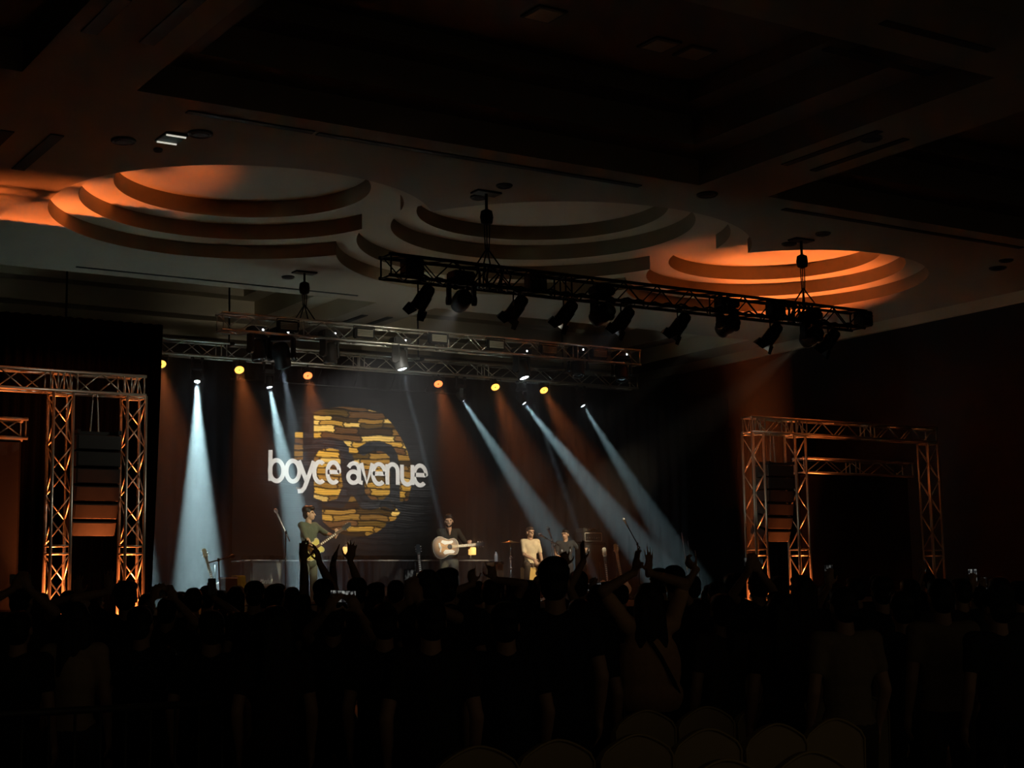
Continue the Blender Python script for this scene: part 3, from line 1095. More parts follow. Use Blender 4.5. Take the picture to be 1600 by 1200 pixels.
    def stroke(letter, paths, wd, z_y):
        bm = BM()
        for ip, (pts, closed) in enumerate(paths):
            P = [Vector((wx(p[0]), 0, wz(p[1]))) for p in pts]
            n_ = len(P)
            L_, R_ = [], []
            for i in range(n_):
                if closed:
                    d = P[(i + 1) % n_] - P[i - 1]
                else:
                    d = P[min(i + 1, n_ - 1)] - P[max(i - 1, 0)]
                d.normalize()
                nrm = Vector((-d.z, 0, d.x)) * (wd * k / 2)
                L_.append(P[i] + nrm)
                R_.append(P[i] - nrm)
            y0, y1 = z_y - .0025 * ip, z_y - .0025 * ip + .002
            rows_ = []
            for i in range(n_):
                rows_.append([bm.verts.new((q.x, y, q.z)) for q, y in ((L_[i], y0), (R_[i], y0), (R_[i], y1), (L_[i], y1))])
            rng_ = range(n_) if closed else range(n_ - 1)
            for i in rng_:
                a_, b_ = rows_[i], rows_[(i + 1) % n_]
                for q in range(4):
                    bm.faces.new((a_[q], b_[q], b_[(q + 1) % 4], a_[(q + 1) % 4]))
            if not closed:
                bm.faces.new(rows_[0])
                bm.faces.new(rows_[-1][::-1])
        return obj(letter, bm, m_t, t)

    def ell(cx, cy, rx, ry, a0=0, a1=360, n_=36):
        return [(cx + rx * math.cos(R(a0 + (a1 - a0) * i / n_)), cy + ry * math.sin(R(a0 + (a1 - a0) * i / n_))) for i in range(n_ + 1)]
    sl = .0262           # the lettering follows the stage front, measured along its own base line
    Wd = 35
    tops, base_ = 190, 375

    def X(i):
        return i
    y_l = [0.0]
    # (a level base line: the slope seen in the picture is perspective)
    cyy, ryy = 277, 90
    L = []
    L.append(('letter_b', [([(122, 105), (122, 372)], 0), (ell(178, cyy + 5, 60, ryy)[:-1], 1)]))
    L.append(('letter_o', [(ell(322, cyy + 5, 58, ryy)[:-1], 1)]))
    L.append(('letter_y', [([(376, 188), (446, 368)], 0), ([(510, 188), (446, 372), (425, 425), (402, 452), (366, 456)], 0)]))
    L.append(('letter_c', [(ell(563, cyy + 5, 50, ryy, -52, -308, 34), 0)]))
    L.append(('letter_e', [([(632, 278)] + [(737, 278)] + ell(684, cyy + 5, 53, ryy, -3, -312, 40), 0)]))
    L.append(('letter_a', [(ell(862, 318, 47, 50)[:-1], 1), ([(818, 232), (836, 204), (862, 192), (890, 198), (908, 222), (912, 260), (912, 335), (920, 362), (944, 366)], 0)]))
    L.append(('letter_v', [([(932, 188), (982, 366), (1034, 188)], 0)]))
    L.append(('letter_e', [([(1036, 278)] + [(1143, 278)] + ell(1090, cyy + 5, 54, ryy, -3, -312, 40), 0)]))
    L.append(('letter_n', [([(1166, 190), (1166, 374)], 0), ([(1166, 260)] + ell(1212, 252, 46, 62, 180, 360, 16) + [(1258, 374)], 0)]))
    L.append(('letter_u', [([(1296, 190), (1296, 300)] + ell(1342, 306, 46, 62, 180, 0, 16) + [(1388, 190)], 0), ([(1388, 190), (1388, 372)], 0)]))
    L.append(('letter_e', [([(1410, 278)] + [(1510, 278)] + ell(1458, cyy + 5, 54, ryy, -3, -312, 40), 0)]))
    for i, (nm, paths) in enumerate(L):
        stroke(nm, paths, Wd, -.034 - (.006 if i % 2 else 0))
    return t


backdrop()

# ------------------------------------------------------------------ people
TMP = []


def prim_capsule(bm, p0, p1, r0, r1, n=10, flat=None):
    """rounded limb segment that tapers from r0 to r1; flat = (axis, factor) squashes it"""
    p0, p1 = Vector(p0), Vector(p1)
    u, v, d = frame_of(p1 - p0) if (p1 - p0).length > 1e-5 else frame_of((0, 0, 1))
    rings = []
    prof = []
    for k in range(1, 4):
        a = -PI / 2 + k * PI / 8
        prof.append((p0, r0 * math.cos(a), r0 * math.sin(a)))
    prof.append((p0, r0, 0))
    prof.append((p1, r1, 0))
    for k in range(1, 4):
        a = k * PI / 8
        prof.append((p1, r1 * math.cos(a), r1 * math.sin(a)))
    for c, r_, h in prof:
        rings.append([bm.verts.new(c + d * h + (u * math.cos(2 * PI * i / n) + v * math.sin(2 * PI * i / n)) * r_) for i in range(n)])
    for a, b in zip(rings, rings[1:]):
        for i in range(n):
            j = (i + 1) % n
            bm.faces.new((a[i], a[j], b[j], b[i]))
    bm.faces.new(rings[0][::-1])
    bm.faces.new(rings[-1])


def prim_ell(bm, c, rad, rot=None, n=14, m_=9):
    c = Vector(c)
    rings = []
    for k in range(1, m_):
        t = PI * k / m_
        ring = []
        for i in range(n):
            a = 2 * PI * i / n
            v = Vector((rad[0] * math.sin(t) * math.cos(a), rad[1] * math.sin(t) * math.sin(a), rad[2] * math.cos(t)))
            ring.append(bm.verts.new(c + (rot @ v if rot is not None else v)))
        rings.append(ring)
    for a, b in zip(rings, rings[1:]):
        for i in range(n):
            j = (i + 1) % n
            bm.faces.new((a[j], a[i], b[i], b[j]))
    bm.faces.new(rings[0])
    bm.faces.new(rings[-1][::-1])


def fuse(bm, voxel, smooth=6, keep=.5, m=None, name='mesh'):
    """melt the overlapping volumes into one continuous smooth skin"""
    bmesh.ops.recalc_face_normals(bm, faces=bm.faces[:])
    me = bpy.data.meshes.new('tmp')
    bm.to_mesh(me)
    bm.free()
    o = bpy.data.objects.new('tmp', me)
    C.objects.link(o)
    r_ = o.modifiers.new('r', 'REMESH')
    r_.mode = 'VOXEL'
    r_.voxel_size = voxel
    s_ = o.modifiers.new('s', 'SMOOTH')
    s_.factor = .5
    s_.iterations = smooth
    if keep < 1:
        d_ = o.modifiers.new('d', 'DECIMATE')
        d_.ratio = keep
    dg = bpy.context.evaluated_depsgraph_get()
    out = bpy.data.meshes.new_from_object(o.evaluated_get(dg), depsgraph=dg)
    out.name = name
    bpy.data.objects.remove(o)
    bpy.data.meshes.remove(me)
    for p in out.polygons:
        p.use_smooth = True
    out.materials.clear()
    if m is not None:
        out.materials.append(m)
    return out


def ik(S_, T_, l1, l2, pole):
    d = T_ - S_
    L_ = d.length
    mx = (l1 + l2) * .995
    if L_ > mx:
        T_ = S_ + d * (mx / L_)
        L_ = mx
    d = (T_ - S_).normalized()
    a = (l1 * l1 - l2 * l2 + L_ * L_) / (2 * L_)
    h = math.sqrt(max(0, l1 * l1 - a * a))
    p = pole - d * pole.dot(d)
    p.normalize()
    return S_ + d * a + p * h, T_


def hand(bm, wrist, d, n_, thumb_side, curl=.15, spread=.12, size=1.0, only=None):
    """palm, four fingers of unequal length and a thumb; d = finger direction, n_ = palm normal"""
    d = Vector(d).normalized()
    n_ = Vector(n_)
    n_ = (n_ - d * n_.dot(d)).normalized()
    sd = d.cross(n_).normalized() * thumb_side
    s = size
    rot = Matrix((sd, d, n_)).transposed()
    prim_ell(bm, wrist + d * .055 * s, (.043 * s, .058 * s, .02 * s), rot, 12, 8)
    prim_capsule(bm, wrist - d * .01, wrist + d * .05 * s, .026 * s, .026 * s, 8)
    lens = (.074, .084, .078, .060)
    for i in range(4):
        off = (.031 - .0205 * i) * s
        cu = curl if only is None or i in only else 1.75
        ang = (1.5 - i) * spread
        root = wrist + d * (.098 - .006 * abs(i - 1)) * s + sd * off
        dd = (d * math.cos(ang) + sd * math.sin(ang)).normalized()
        p = root - dd * .02
        L_ = lens[i] * s
        a = cu * .5
        for seg, (fr, rr) in enumerate(((.46, .0092), (.31, .0086), (.24, .0078))):
            q = p + (dd * math.cos(a) + n_ * math.sin(a)) * (L_ * fr + (.02 if seg == 0 else 0))
            prim_capsule(bm, p, q, rr * s, rr * .95 * s, 7)
            p = q
            a += cu * .6
    p = wrist + d * .025 * s + sd * .03 * s
    q = p + (d * .55 + sd * .75 + n_ * .25 * (1 + curl)).normalized() * .045 * s
    prim_capsule(bm, p, q, .0125 * s, .0105 * s, 7)
    prim_capsule(bm, q, q + (d * .9 + sd * .25 + n_ * .3 * (1 + curl)).normalized() * .034 * s, .0105 * s, .0085 * s, 7)


CLOTH = {}


def cloth(c, rough=.85):
    key = tuple(round(x, 3) for x in c)
    if key not in CLOTH:
        CLOTH[key] = mat('cloth_%d' % len(CLOTH), c, rough, noise=.15, nscale=30, bump=.15, bscale=40, spec=.2)
    return CLOTH[key]


def build_person(spec):
    """meshes of one figure in its own frame: faces +y, feet at z=0, 1.70 m tall. returns dict part -> mesh"""
    g = spec.get
    hx = g('slim', 1.0)
    sit = g('sit', False)
    skin_m = g('skin', M_SKIN)
    vox = g('vox', .011)
    lean = Vector(g('lean', (0, 0, 0)))
    out = {}
    hipz = .88 if not sit else .56
    dz = hipz - .88
    hip = Vector((0, 0, hipz))
    chest = Vector((0, 0, 1.22 + dz)) + lean * .6
    neck0 = Vector((0, -.01, 1.40 + dz)) + lean
    turn = Matrix.Rotation(g('head_turn', 0), 3, 'Z') @ Matrix.Rotation(g('head_pitch', 0), 3, 'X')
    headc = Vector((0, .015, 1.575 + dz)) + lean * 1.1
    sh = {s: Vector((s * .178 * hx, -.005, 1.375 + dz)) + lean * .9 for s in (-1, 1)}
    # raised arms lift the shoulders a little
    arms = {}
    for s in (-1, 1):
        a = g('arm', {}).get(s)
        if a is None:
            el = sh[s] + Vector((s * .06, -.03, -.29))
            wr = el + Vector((s * -.01, .10, -.23))
            fd, fn, cu, sp, on = Vector((0, .25, -.97)), Vector((-s, 0, 0)), .5, .05, None
        else:
            T_ = Vector(a['wrist'])
            if T_.z > sh[s].z + .1:
                sh[s] = sh[s] + Vector((-s * .02, 0, .045))
            el, wr = ik(sh[s], T_, .295, .265, Vector(a.get('pole', (s * .6, -.4, -.6))))
            fd = Vector(a.get('fdir', tuple(wr - el)))
            fn = Vector(a.get('palm', (-s, .2, 0)))
            cu, sp, on = a.get('curl', .2), a.get('spread', .12), a.get('only')
        arms[s] = (el, wr, fd, fn, cu, sp, on)
    legs = {}
    for s in (-1, 1):
        hp = hip + Vector((s * .09, 0, -.03))
        if sit:
            kn = hp + Vector((s * .13, .42, -.02))
            an = Vector((kn.x + s * .02, kn.y - .05, .08))
        else:
            st_ = g('stance', .0)
            kn = Vector((s * (.105 + st_ * .5), .02, .48))
            an = Vector((s * (.11 + st_), -.01, .08))
        legs[s] = (hp, kn, an)

    def torso(b, e=0.0, hem=0.0):
        prim_ell(b, hip + Vector((0, 0, .0)), (.165 * hx + e, .115 + e, .14 + e))
        prim_ell(b, (hip + chest) / 2, (.142 * hx + e, .1 + e, .2 + e))
        prim_ell(b, chest, (.168 * hx + e, .112 + e, .19 + e))
        for s in (-1, 1):
            prim_capsule(b, neck0 + Vector((0, 0, -.05)), sh[s], .072 + e, .058 + e)
            prim_ell(b, chest + Vector((s * .07, .03, .06)), (.09 + e, .08 + e, .11 + e))

    # --- skin: the whole body as one surface
    b = BM()
    torso(b, -.006)
    prim_capsule(b, neck0 + Vector((0, 0, -.03)), headc + Vector((0, -.015, -.06)), .062, .056)
    q = turn

    def hp_(x, y, z):
        return headc + q @ Vector((x, y, z))
    prim_ell(b, hp_(0, -.012, .03), (.076, .094, .092), q)
    prim_ell(b, hp_(0, .022, -.03), (.06, .07, .085), q)
    prim_ell(b, hp_(0, .058, -.082), (.032, .028, .026), q)
    prim_capsule(b, hp_(0, .088, .012), hp_(0, .108, -.024), .009, .014, 8)
    prim_capsule(b, hp_(-.022, .086, -.058), hp_(.022, .086, -.058), .010, .010, 8)
    prim_capsule(b, hp_(-.05, .072, .03), hp_(.05, .072, .03), .014, .014, 8)
    if g('vneck'):
        prim_ell(b, chest + Vector((0, .095, .15)), (.028, .05, .075))
        prim_ell(b, chest + Vector((0, .075, .19)), (.045, .05, .05))
    for s in (-1, 1):
        prim_ell(b, hp_(s * .078, -.012, -.005), (.012, .02, .033), q, 10, 7)
        el, wr, fd, fn, cu, sp, on = arms[s]
        prim_capsule(b, sh[s], el, .050, .039)
        prim_ell(b, sh[s] * .65 + el * .35, (.046, .046, .06))
        prim_capsule(b, el, el * .55 + wr * .45, .041, .037)
        prim_capsule(b, el * .55 + wr * .45, wr, .037, .025)
        hand(b, wr, fd, fn, s if g('thumb_in', True) else -s, cu, sp, 1.0, on)
        hp0, kn, an = legs[s]
        prim_capsule(b, hp0, kn, .083, .056)
        prim_capsule(b, kn, kn * .6 + an * .4 + Vector((0, -.015, 0)), .055, .055)
        prim_capsule(b, kn * .6 + an * .4 + Vector((0, -.015, 0)), an, .054, .036)
        prim_capsule(b, an + Vector((0, -.03, -.045)), an + Vector((s * .02, .13, -.055)), .034, .026)
    out['body'] = fuse(b, vox, 3, 1, skin_m, 'body')
    # --- eyes
    b = BM()
    for s in (-1, 1):
        prim_ell(b, hp_(s * .031, .076, .008), (.013, .008, .007), q, 8, 6)
    out['eyes'] = mesh_from(b, M_EYE, 'eyes', True)
    # --- shirt
    b = BM()
    torso(b, .012)
    sl = g('sleeve', .55)
    for s in (-1, 1):
        el, wr = arms[s][0], arms[s][1]
        if sl <= 1:
            prim_capsule(b, sh[s], sh[s] + (el - sh[s]) * sl, .062, .056)
        else:
            prim_capsule(b, sh[s], el, .062, .053)
            prim_capsule(b, el, el + (wr - el) * (sl - 1), .053, .042)
        if g('boxy') and s > 0:
            prim_ell(b, Vector((0, 0, 1.12)), (.225, .15, .30))
            prim_ell(b, Vector((0, 0, .93)), (.235, .16, .17))
        if g('loose'):
            prim_ell(b, hip + Vector((s * .05, 0, .03)), (.15, .135, .14))
    if g('hem'):
        prim_capsule(b, hip + Vector((0, 0, .05)), hip + Vector((0, 0, -g('hem'))), .17, .165)
    out['shirt'] = fuse(b, .015, 4, 1, cloth(g('shirt', (.02, .02, .022))), 'shirt')
    # --- trousers
    b = BM()
    prim_ell(b, hip + Vector((0, 0, -.02)), (.178 * hx, .13, .13))
    for s in (-1, 1):
        hp0, kn, an = legs[s]
        prim_capsule(b, hp0, kn, .1, .072)
        prim_capsule(b, kn, an + Vector((0, 0, .01)), .072, .058)
    out['trousers'] = fuse(b, .016, 4, 1, cloth(g('pants', (.015, .015, .02))), 'trousers')
    # --- shoes
    b = BM()
    for s in (-1, 1):
        an = legs[s][2]
        prim_capsule(b, an + Vector((0, -.035, -.04)), an + Vector((s * .02, .14, -.05)), .044, .036)
    out['shoes'] = fuse(b, .014, 2, 1, cloth((.012, .012, .012)), 'shoes')
    # --- hair
    b = BM()
    hs = g('hair', 'short')
    if hs != 'bald':
        prim_ell(b, hp_(0, -.024, .045), (.085, .096, .09), q)
        prim_ell(b, hp_(0, .02, .085), (.07, .07, .045), q)
        prim_ell(b, hp_(0, -.055, -.01), (.078, .06, .085), q)
    if hs == 'full':
        prim_ell(b, hp_(0, .03, .1), (.075, .075, .05), q)
        prim_ell(b, hp_(0, -.05, .07), (.09, .08, .08), q)
    if hs == 'long':
        for s in (-1, 0, 1):
            prim_capsule(b, hp_(s * .05, -.055, .02), hp_(s * .075, -.085, -.33), .055, .05)
            prim_capsule(b, hp_(s * .04, -.06, -.2), hp_(s * .06, -.1, -.42), .05, .025)
        for s in (-1, 1):
            prim_capsule(b, hp_(s * .072, -.015, .03), hp_(s * .085, -.03, -.2), .028, .03)
    if hs == 'bob':
        for s in (-1, 0, 1):
            prim_capsule(b, hp_(s * .055, -.05, .02), hp_(s * .06, -.06, -.14), .055, .045)
    if hs == 'bun':
        prim_ell(b, hp_(0, -.1, .1), (.05, .045, .045), q)
    if hs == 'tail':
        prim_capsule(b, hp_(0, -.1, .06), hp_(.01, -.15, -.03), .035, .04)
        prim_capsule(b, hp_(.01, -.15, -.03), hp_(.02, -.13, -.25), .04, .018)
    if hs == 'bald':
        prim_ell(b, hp_(0, -.05, -.02), (.08, .055, .06), q)
    if g('beard'):
        prim_ell(b, hp_(0, .045, -.085), (.05, .04, .035), q)
        for s in (-1, 1):
            prim_capsule(b, hp_(s * .064, .005, -.02), hp_(s * .045, .04, -.075), .018, .022)
        prim_capsule(b, hp_(-.028, .095, -.042), hp_(.028, .095, -.042), .008, .008)
    out['hair'] = fuse(b, .011, 2, 1, g('hair_m', M_HAIR), 'hair')
    if g('cap'):
        b = BM()
        prim_ell(b, hp_(0, -.012, .055), (.094, .108, .085), q)
        b2 = fuse(b, .011, 2, .6, cloth(g('cap')), 'cap')
        out['cap'] = b2
        b = BM()
        prim_ell(b, hp_(0, g('bill', .12), .04), (.075, .08, .012), q)
        out['cap_bill'] = fuse(b, .009, 1, .6, cloth(g('cap')), 'bill')
    return out


def place_person(parts, label, loc, yaw, scale, group=None):
    o = new_obj('person', parts['body'])
    o.location = loc
    o.rotation_euler = (0, 0, yaw)
    o.scale = (scale,) * 3
    tag(o, label, 'person', group)
    for k in ('shirt', 'trousers', 'shoes', 'hair', 'eyes', 'cap'):
        if k in parts:
            c = new_obj(k, parts[k], None, o)
            if k == 'cap':
                new_obj('cap_bill', parts['cap_bill'], None, c)
    return o


def face_yaw(d):
    return math.atan2(-d[0], d[1])


def local_of(loc, yaw, scale, p):
    return (Matrix.Rotation(-yaw, 3, 'Z') @ (Vector(p) - Vector(loc))) / scale


# ------------------------------------------------------------------ the band
def outline_guitar(kind):
    """half outline (x along the body from tail to neck, y half width)"""
    if kind == 'acoustic':
        pts = [(0, 0), (.005, .07), (.03, .14), (.08, .19), (.14, .212), (.2, .205), (.26, .17), (.30, .146), (.34, .142), (.39, .153), (.44, .155), (.48, .13), (.505, .08), (.512, .03)]
    else:
        pts = [(0, 0), (.006, .06), (.03, .11), (.08, .15), (.13, .162), (.18, .15), (.23, .122), (.27, .114), (.31, .122), (.345, .14), (.375, .13), (.39, .09), (.38, .05), (.36, .03)]
    return pts


def guitar(label, mtx, kind, top_m, side_m, neck_m, guard_m=None, head_m=None, group=None, body_len=None):
    """body in local xy, top faces +z, neck along +x"""
    t = thing('guitar', label, 'guitar', matrix=mtx, group=group)
    half = outline_guitar(kind)
    poly = half + [(x, -y) for x, y in half[::-1] if y > 0]
    th = .11 if kind == 'acoustic' else .045
    bm = BM()
    add_prism(bm, poly, th)
    obj('body', bm, side_m, t)
    inner = [(.256 + (x - .256) * .95, y * .94) for x, y in poly]
    bm = BM()
    add_prism(bm, inner, .004, Matrix.Translation((0, 0, th)))
    tp = obj('soundboard', bm, top_m, t)
    bm = BM()
    rimp = [(.256 + (x - .256) * 1.0, y * 1.0) for x, y in poly]
    add_path(bm, [(x, y, th) for x, y in rimp + rimp[:1]], .005, 6)
    obj('binding', bm, mat('cream_binding', (.75, .68, .48), .4, noise=.05), t, True)
    L0 = .5 if kind == 'acoustic' else .37
    zn = th + .004
    bm = BM()
    add_box(bm, ((L0 - .12 + .86) / 2, 0, zn + .006), (.86 - L0 + .12, .05, .02))
    nk = obj('neck', bm, neck_m, t)
    bm = BM()
    for i in range(9):
        x = L0 + .02 + .038 * i
        add_box(bm, (x, 0, zn + .0175), (.02, .03, .002))
    mk = obj('fret_inlays', bm, mat('pearl', (.75, .72, .62), .3, noise=.05), nk)
    mk['kind'] = 'stuff'
    bm = BM()
    add_prism(bm, [(.86, -.028), (.90, -.04), (1.03, -.035), (1.045, 0), (1.03, .035), (.90, .04), (.86, .028)], .016, Matrix.Translation((0, 0, zn - .006)))
    hd = obj('headstock', bm, head_m or M_BLACK, t)
    for i in range(3):
        for s in (-1, 1):
            bm = BM()
            add_tube(bm, (.91 + .045 * i, s * .035, zn + .002), (.91 + .045 * i, s * .062, zn + .002), .007, 8)
            obj('tuning_peg', bm, M_STEEL, hd, True)
    bm = BM()
    if kind == 'acoustic':
        add_lathe(bm, [(.05, 0), (.048, .002)], 20, Matrix.Translation((.34, 0, th + .0035)))
        obj('sound_hole', bm, M_EYE, t)
        bm = BM()
        add_prism(bm, [(.12, -.09), (.14, -.03), (.12, .03), (.12, .09), (.15, .09), (.16, .03), (.175, 0), (.16, -.04), (.15, -.09)], .012, Matrix.Translation((0, 0, th + .004)))
        obj('bridge', bm, mat('pearl_guard', (.8, .78, .7), .35, noise=.05), t)
        if guard_m:
            bm = BM()
            add_prism(bm, [(.24, -.05), (.3, -.055), (.38, -.06), (.43, -.09), (.4, -.13), (.33, -.12), (.28, -.13), (.22, -.14), (.19, -.1)], .003, Matrix.Translation((0, 0, th + .004)))
            obj('pickguard', bm, guard_m, t)
            bm = BM()
            add_prism(bm, [(.24, .05), (.3, .055), (.38, .06), (.42, .09), (.4, .12), (.33, .11), (.28, .12), (.2, .14), (.17, .1)], .003, Matrix.Translation((0, 0, th + .004)))
            obj('pickguard', bm, guard_m, t)
    else:
        for x in (.14, .26):
            bm = bevel_box((.04, .085, .014), .004, (x, 0, th + .008))
            obj('pickup', bm, M_STEEL, t)
        bm = bevel_box((.025, .09, .016), .004, (.085, 0, th + .009))
        obj('bridge', bm, M_STEEL, t)
        for i in range(3):
            bm = BM()
            add_lathe(bm, [(.012, 0), (.01, .016)], 10, Matrix.Translation((.07 + .05 * i, -.095 + .012 * i, th + .004)))
            obj('knob', bm, M_GREYP, t, True)
    bm = BM()
    for i in range(6):
        y = -.018 + .0072 * i
        add_tube(bm, (.1, y, th + .018), (.9, y * .9, zn + .02), .0009, 4)
    s_ = obj('strings', bm, M_STEEL, t)
    s_['kind'] = 'stuff'
    return t


def orient(pos, xdir, zdir):
    """matrix with +x along xdir (neck) and +z close to zdir (top face)"""
    x = Vector(xdir).normalized()
    z = Vector(zdir)
    z = (z - x * z.dot(x)).normalized()
    y = z.cross(x)
    return Matrix(((x.x, y.x, z.x, pos[0]), (x.y, y.y, z.y, pos[1]), (x.z, y.z, z.z, pos[2]), (0, 0, 0, 1)))


M_SUN = mat('sunburst', (.42, .20, .045), .3, noise=.5, nscale=5)
nt = M_SUN.node_tree
gr = nt.nodes.new('ShaderNodeTexGradient')
gr.gradient_type = 'SPHERICAL'
mp = nt.nodes.new('ShaderNodeMapping')
mp.inputs['Location'].default_value = (-.78, 0, 0)
mp.inputs['Scale'].default_value = (3.3, 3.9, 0)
tcn = nt.nodes.new('ShaderNodeTexCoord')
rp = nt.nodes.new('ShaderNodeValToRGB')
rp.color_ramp.elements[0].color = (.035, .012, .006, 1)
rp.color_ramp.elements[1].color = (.56, .27, .045, 1)
rp.color_ramp.elements[0].position = .05
rp.color_ramp.elements[1].position = .72
nt.links.new(tcn.outputs['Object'], mp.inputs['Vector'])
nt.links.new(mp.outputs['Vector'], gr.inputs['Vector'])
nt.links.new(gr.outputs['Fac'], rp.inputs['Fac'])
nt.links.new(rp.outputs['Color'], nt.nodes['Principled BSDF'].inputs['Base Color'])
M_WOODD = mat('dark_wood', (.09, .045, .02), .35, noise=.3, nscale=10)
M_MAPLE = mat('maple', (.62, .47, .25), .35, noise=.15, nscale=10)
M_GOLD = mat('gold_top', (.66, .55, .16), .3, noise=.12, nscale=8)
M_CREAM = mat('cream_lacquer', (.75, .72, .62), .3, noise=.05)
M_PEARL = mat('pearl_guard', (.8, .78, .7), .35, noise=.05)


def strap(bm_pts, label):
    bm = BM()
    add_path(bm, bm_pts, .018, 6)
    return tag(obj('guitar_strap', bm, M_BLACK, None, True), label, 'strap')


def stage_person(px, top_y, Y, yaw, spec, label, h=None, z0=STAGE_Z):
    p = at_y(px, top_y, Y)
    ht = p.z - z0 if h is None else h
    loc = Vector((p.x, Y, z0))
    sc = ht / 1.70
    return loc, sc


# guitarist at stage left, turned to the right, electric guitar
p = at_y(482, 791, 25.6)
loc = Vector((p.x, 25.6, STAGE_Z))
yaw = face_yaw((.32, -.9))
sc = (p.z - STAGE_Z) / 1.71
gpos = at_y(473, 869, 25.28)
gneck = (at_y(526, 832, 25.16) - gpos)
gm = orient(gpos, gneck, (.1, -1, .1))
guitar('gold-topped electric guitar held by the guitarist in the green jacket', gm, 'electric', M_GOLD, M_WOODD, M_WOODD, None, M_BLACK)
handR = gm @ Vector((.2, .0, .09))
handL = gm @ Vector((.72, .0, .01))
spec = dict(vox=.008, shirt=(.085, .10, .07), pants=(.10, .105, .08), sleeve=1.25, hair='full', head_turn=R(38), hem=.1, slim=.92,
            arm={1: dict(wrist=tuple(local_of(loc, yaw, sc, handR) + Vector((.05, .02, .05))), fdir=(-.7, .3, -.55), palm=(-.2, -1, 0), curl=.6, pole=(1, -.5, -.2)),
                 -1: dict(wrist=tuple(local_of(loc, yaw, sc, handL) + Vector((.0, .0, -.06))), fdir=(-.1, .3, .9), palm=(0, -.6, .3), curl=1.0, pole=(-.4, -.6, -.7))})
place_person(build_person(spec), 'person in a green jacket playing an electric guitar at stage left', loc, yaw, sc)

# singer with the acoustic guitar
p = at_y(701, 804, 26.3)
loc = Vector((p.x, 26.3, STAGE_Z))
yaw = face_yaw((-.45, -1))
sc = (p.z - STAGE_Z) / 1.71
gpos = at_y(674, 858, 25.98)
gneck = at_y(733, 853, 25.8) - gpos
gm = orient(gpos, gneck, (-.45, -1, .1))
guitar('sunburst acoustic guitar with pale pickguard held by the bearded singer', gm, 'acoustic', M_SUN, M_WOODD, M_MAPLE, M_PEARL, M_BLACK)
handR = gm @ Vector((.3, .02, .15))
handL = gm @ Vector((.75, .0, .06))
spec = dict(vox=.008, shirt=(.018, .019, .014), pants=(.10, .10, .08), sleeve=1.92, hair='full', beard=True, head_turn=R(-6), stance=.03, vneck=True,
            arm={1: dict(wrist=tuple(local_of(loc, yaw, sc, handR) + Vector((.06, .0, .06))), fdir=(-.6, .2, -.6), palm=(-.2, -1, 0), curl=.6, pole=(1, -.5, -.2)),
                 -1: dict(wrist=tuple(local_of(loc, yaw, sc, handL) + Vector((0, -.02, -.05))), fdir=(-.1, .3, .9), palm=(0, -.6, .3), curl=1.0, pole=(-.4, -.6, -.7))})
place_person(build_person(spec), 'bearded person in a dark shirt playing a sunburst acoustic guitar', loc, yaw, sc)

# percussionist sitting on a box drum
p = at_y(828, 823, 26.3)
sc = .92
loc = Vector((p.x, 26.3, p.z - sc * 1.385))
yaw = face_yaw((-.25, -1))
RISER_Z = loc.z
t = thing('drum_riser', 'low black platform under the seated percussionist', 'riser', (loc.x - .1, 26.3, STAGE_Z))
hr = RISER_Z - STAGE_Z
obj('deck', bevel_box((1.5, 1.7, .05), .008, (0, 0, hr - .025)), mat('riser_deck', (.10, .06, .045), .6, noise=.2), t)
bm = BM()
add_box(bm, (0, 0, (hr - .05) / 2), (1.44, 1.64, hr - .05))
obj('skirt', bm, M_DRAPE, t)
spec = dict(vox=.008, sit=True, shirt=(.62, .50, .33), pants=(.09, .07, .05), sleeve=.75, hair='short', slim=.92, head_turn=R(12), hair_m=mat('brown_hair', (.05, .03, .02), .6, noise=.2, nscale=40),
            arm={1: dict(wrist=(.02, .26, .66), fdir=(-.5, .3, -.7), palm=(0, -1, 0), curl=.3), -1: dict(wrist=(-.24, .12, .50), fdir=(0, .2, -1), palm=(0, -1, 0), curl=.3)})
place_person(build_person(spec), 'person in a cream short-sleeved shirt seated on a wooden box drum', loc, yaw, sc)
t = thing('box_drum', 'wooden box drum with a round hole under the seated person', 'drum', loc, yaw)
t.scale = (.95, .95, .92)
obj('shell', bevel_box((.36, .32, .50), .012, (0, 0, .25)), M_MAPLE, t)
obj('front_plate', bevel_box((.33, .012, .46), .004, (0, .163, .25)), mat('honey_wood', (.62, .38, .10), .35, noise=.2, nscale=6), t)
bm = BM()
add_lathe(bm, [(.05, 0), (.048, .004)], 20, Matrix.Translation((-.09, .169, .36)) @ Matrix.Rotation(-PI / 2, 4, 'X'))
obj('sound_hole', bm, M_EYE, t)

# player behind, half hidden
p = at_y(883, 827, 26.4)
loc = Vector((p.x, 26.4, STAGE_Z))
yaw = face_yaw((-.6, -1))
sc = (p.z - STAGE_Z) / 1.71
spec = dict(vox=.009, shirt=(.035, .038, .042), pants=(.03, .03, .035), sleeve=.6, hair='short', head_turn=R(-35), lean=(0, .05, 0),
            arm={1: dict(wrist=(.10, .28, 1.0), fdir=(-.7, .3, -.3), palm=(0, -1, 0), curl=.5), -1: dict(wrist=(-.42, .25, 1.12), fdir=(-.3, .3, .7), palm=(0, -1, 0), curl=.8)})
pp = place_person(build_person(spec), 'person in a charcoal t-shirt standing behind the seated percussionist', loc, yaw, sc)
bm = BM()
add_box(bm, (0, .135, 1.20), (.22, .004, .05))
obj('chest_print', bm, mat('grey_print', (.35, .36, .38), .8, noise=.2), pp)


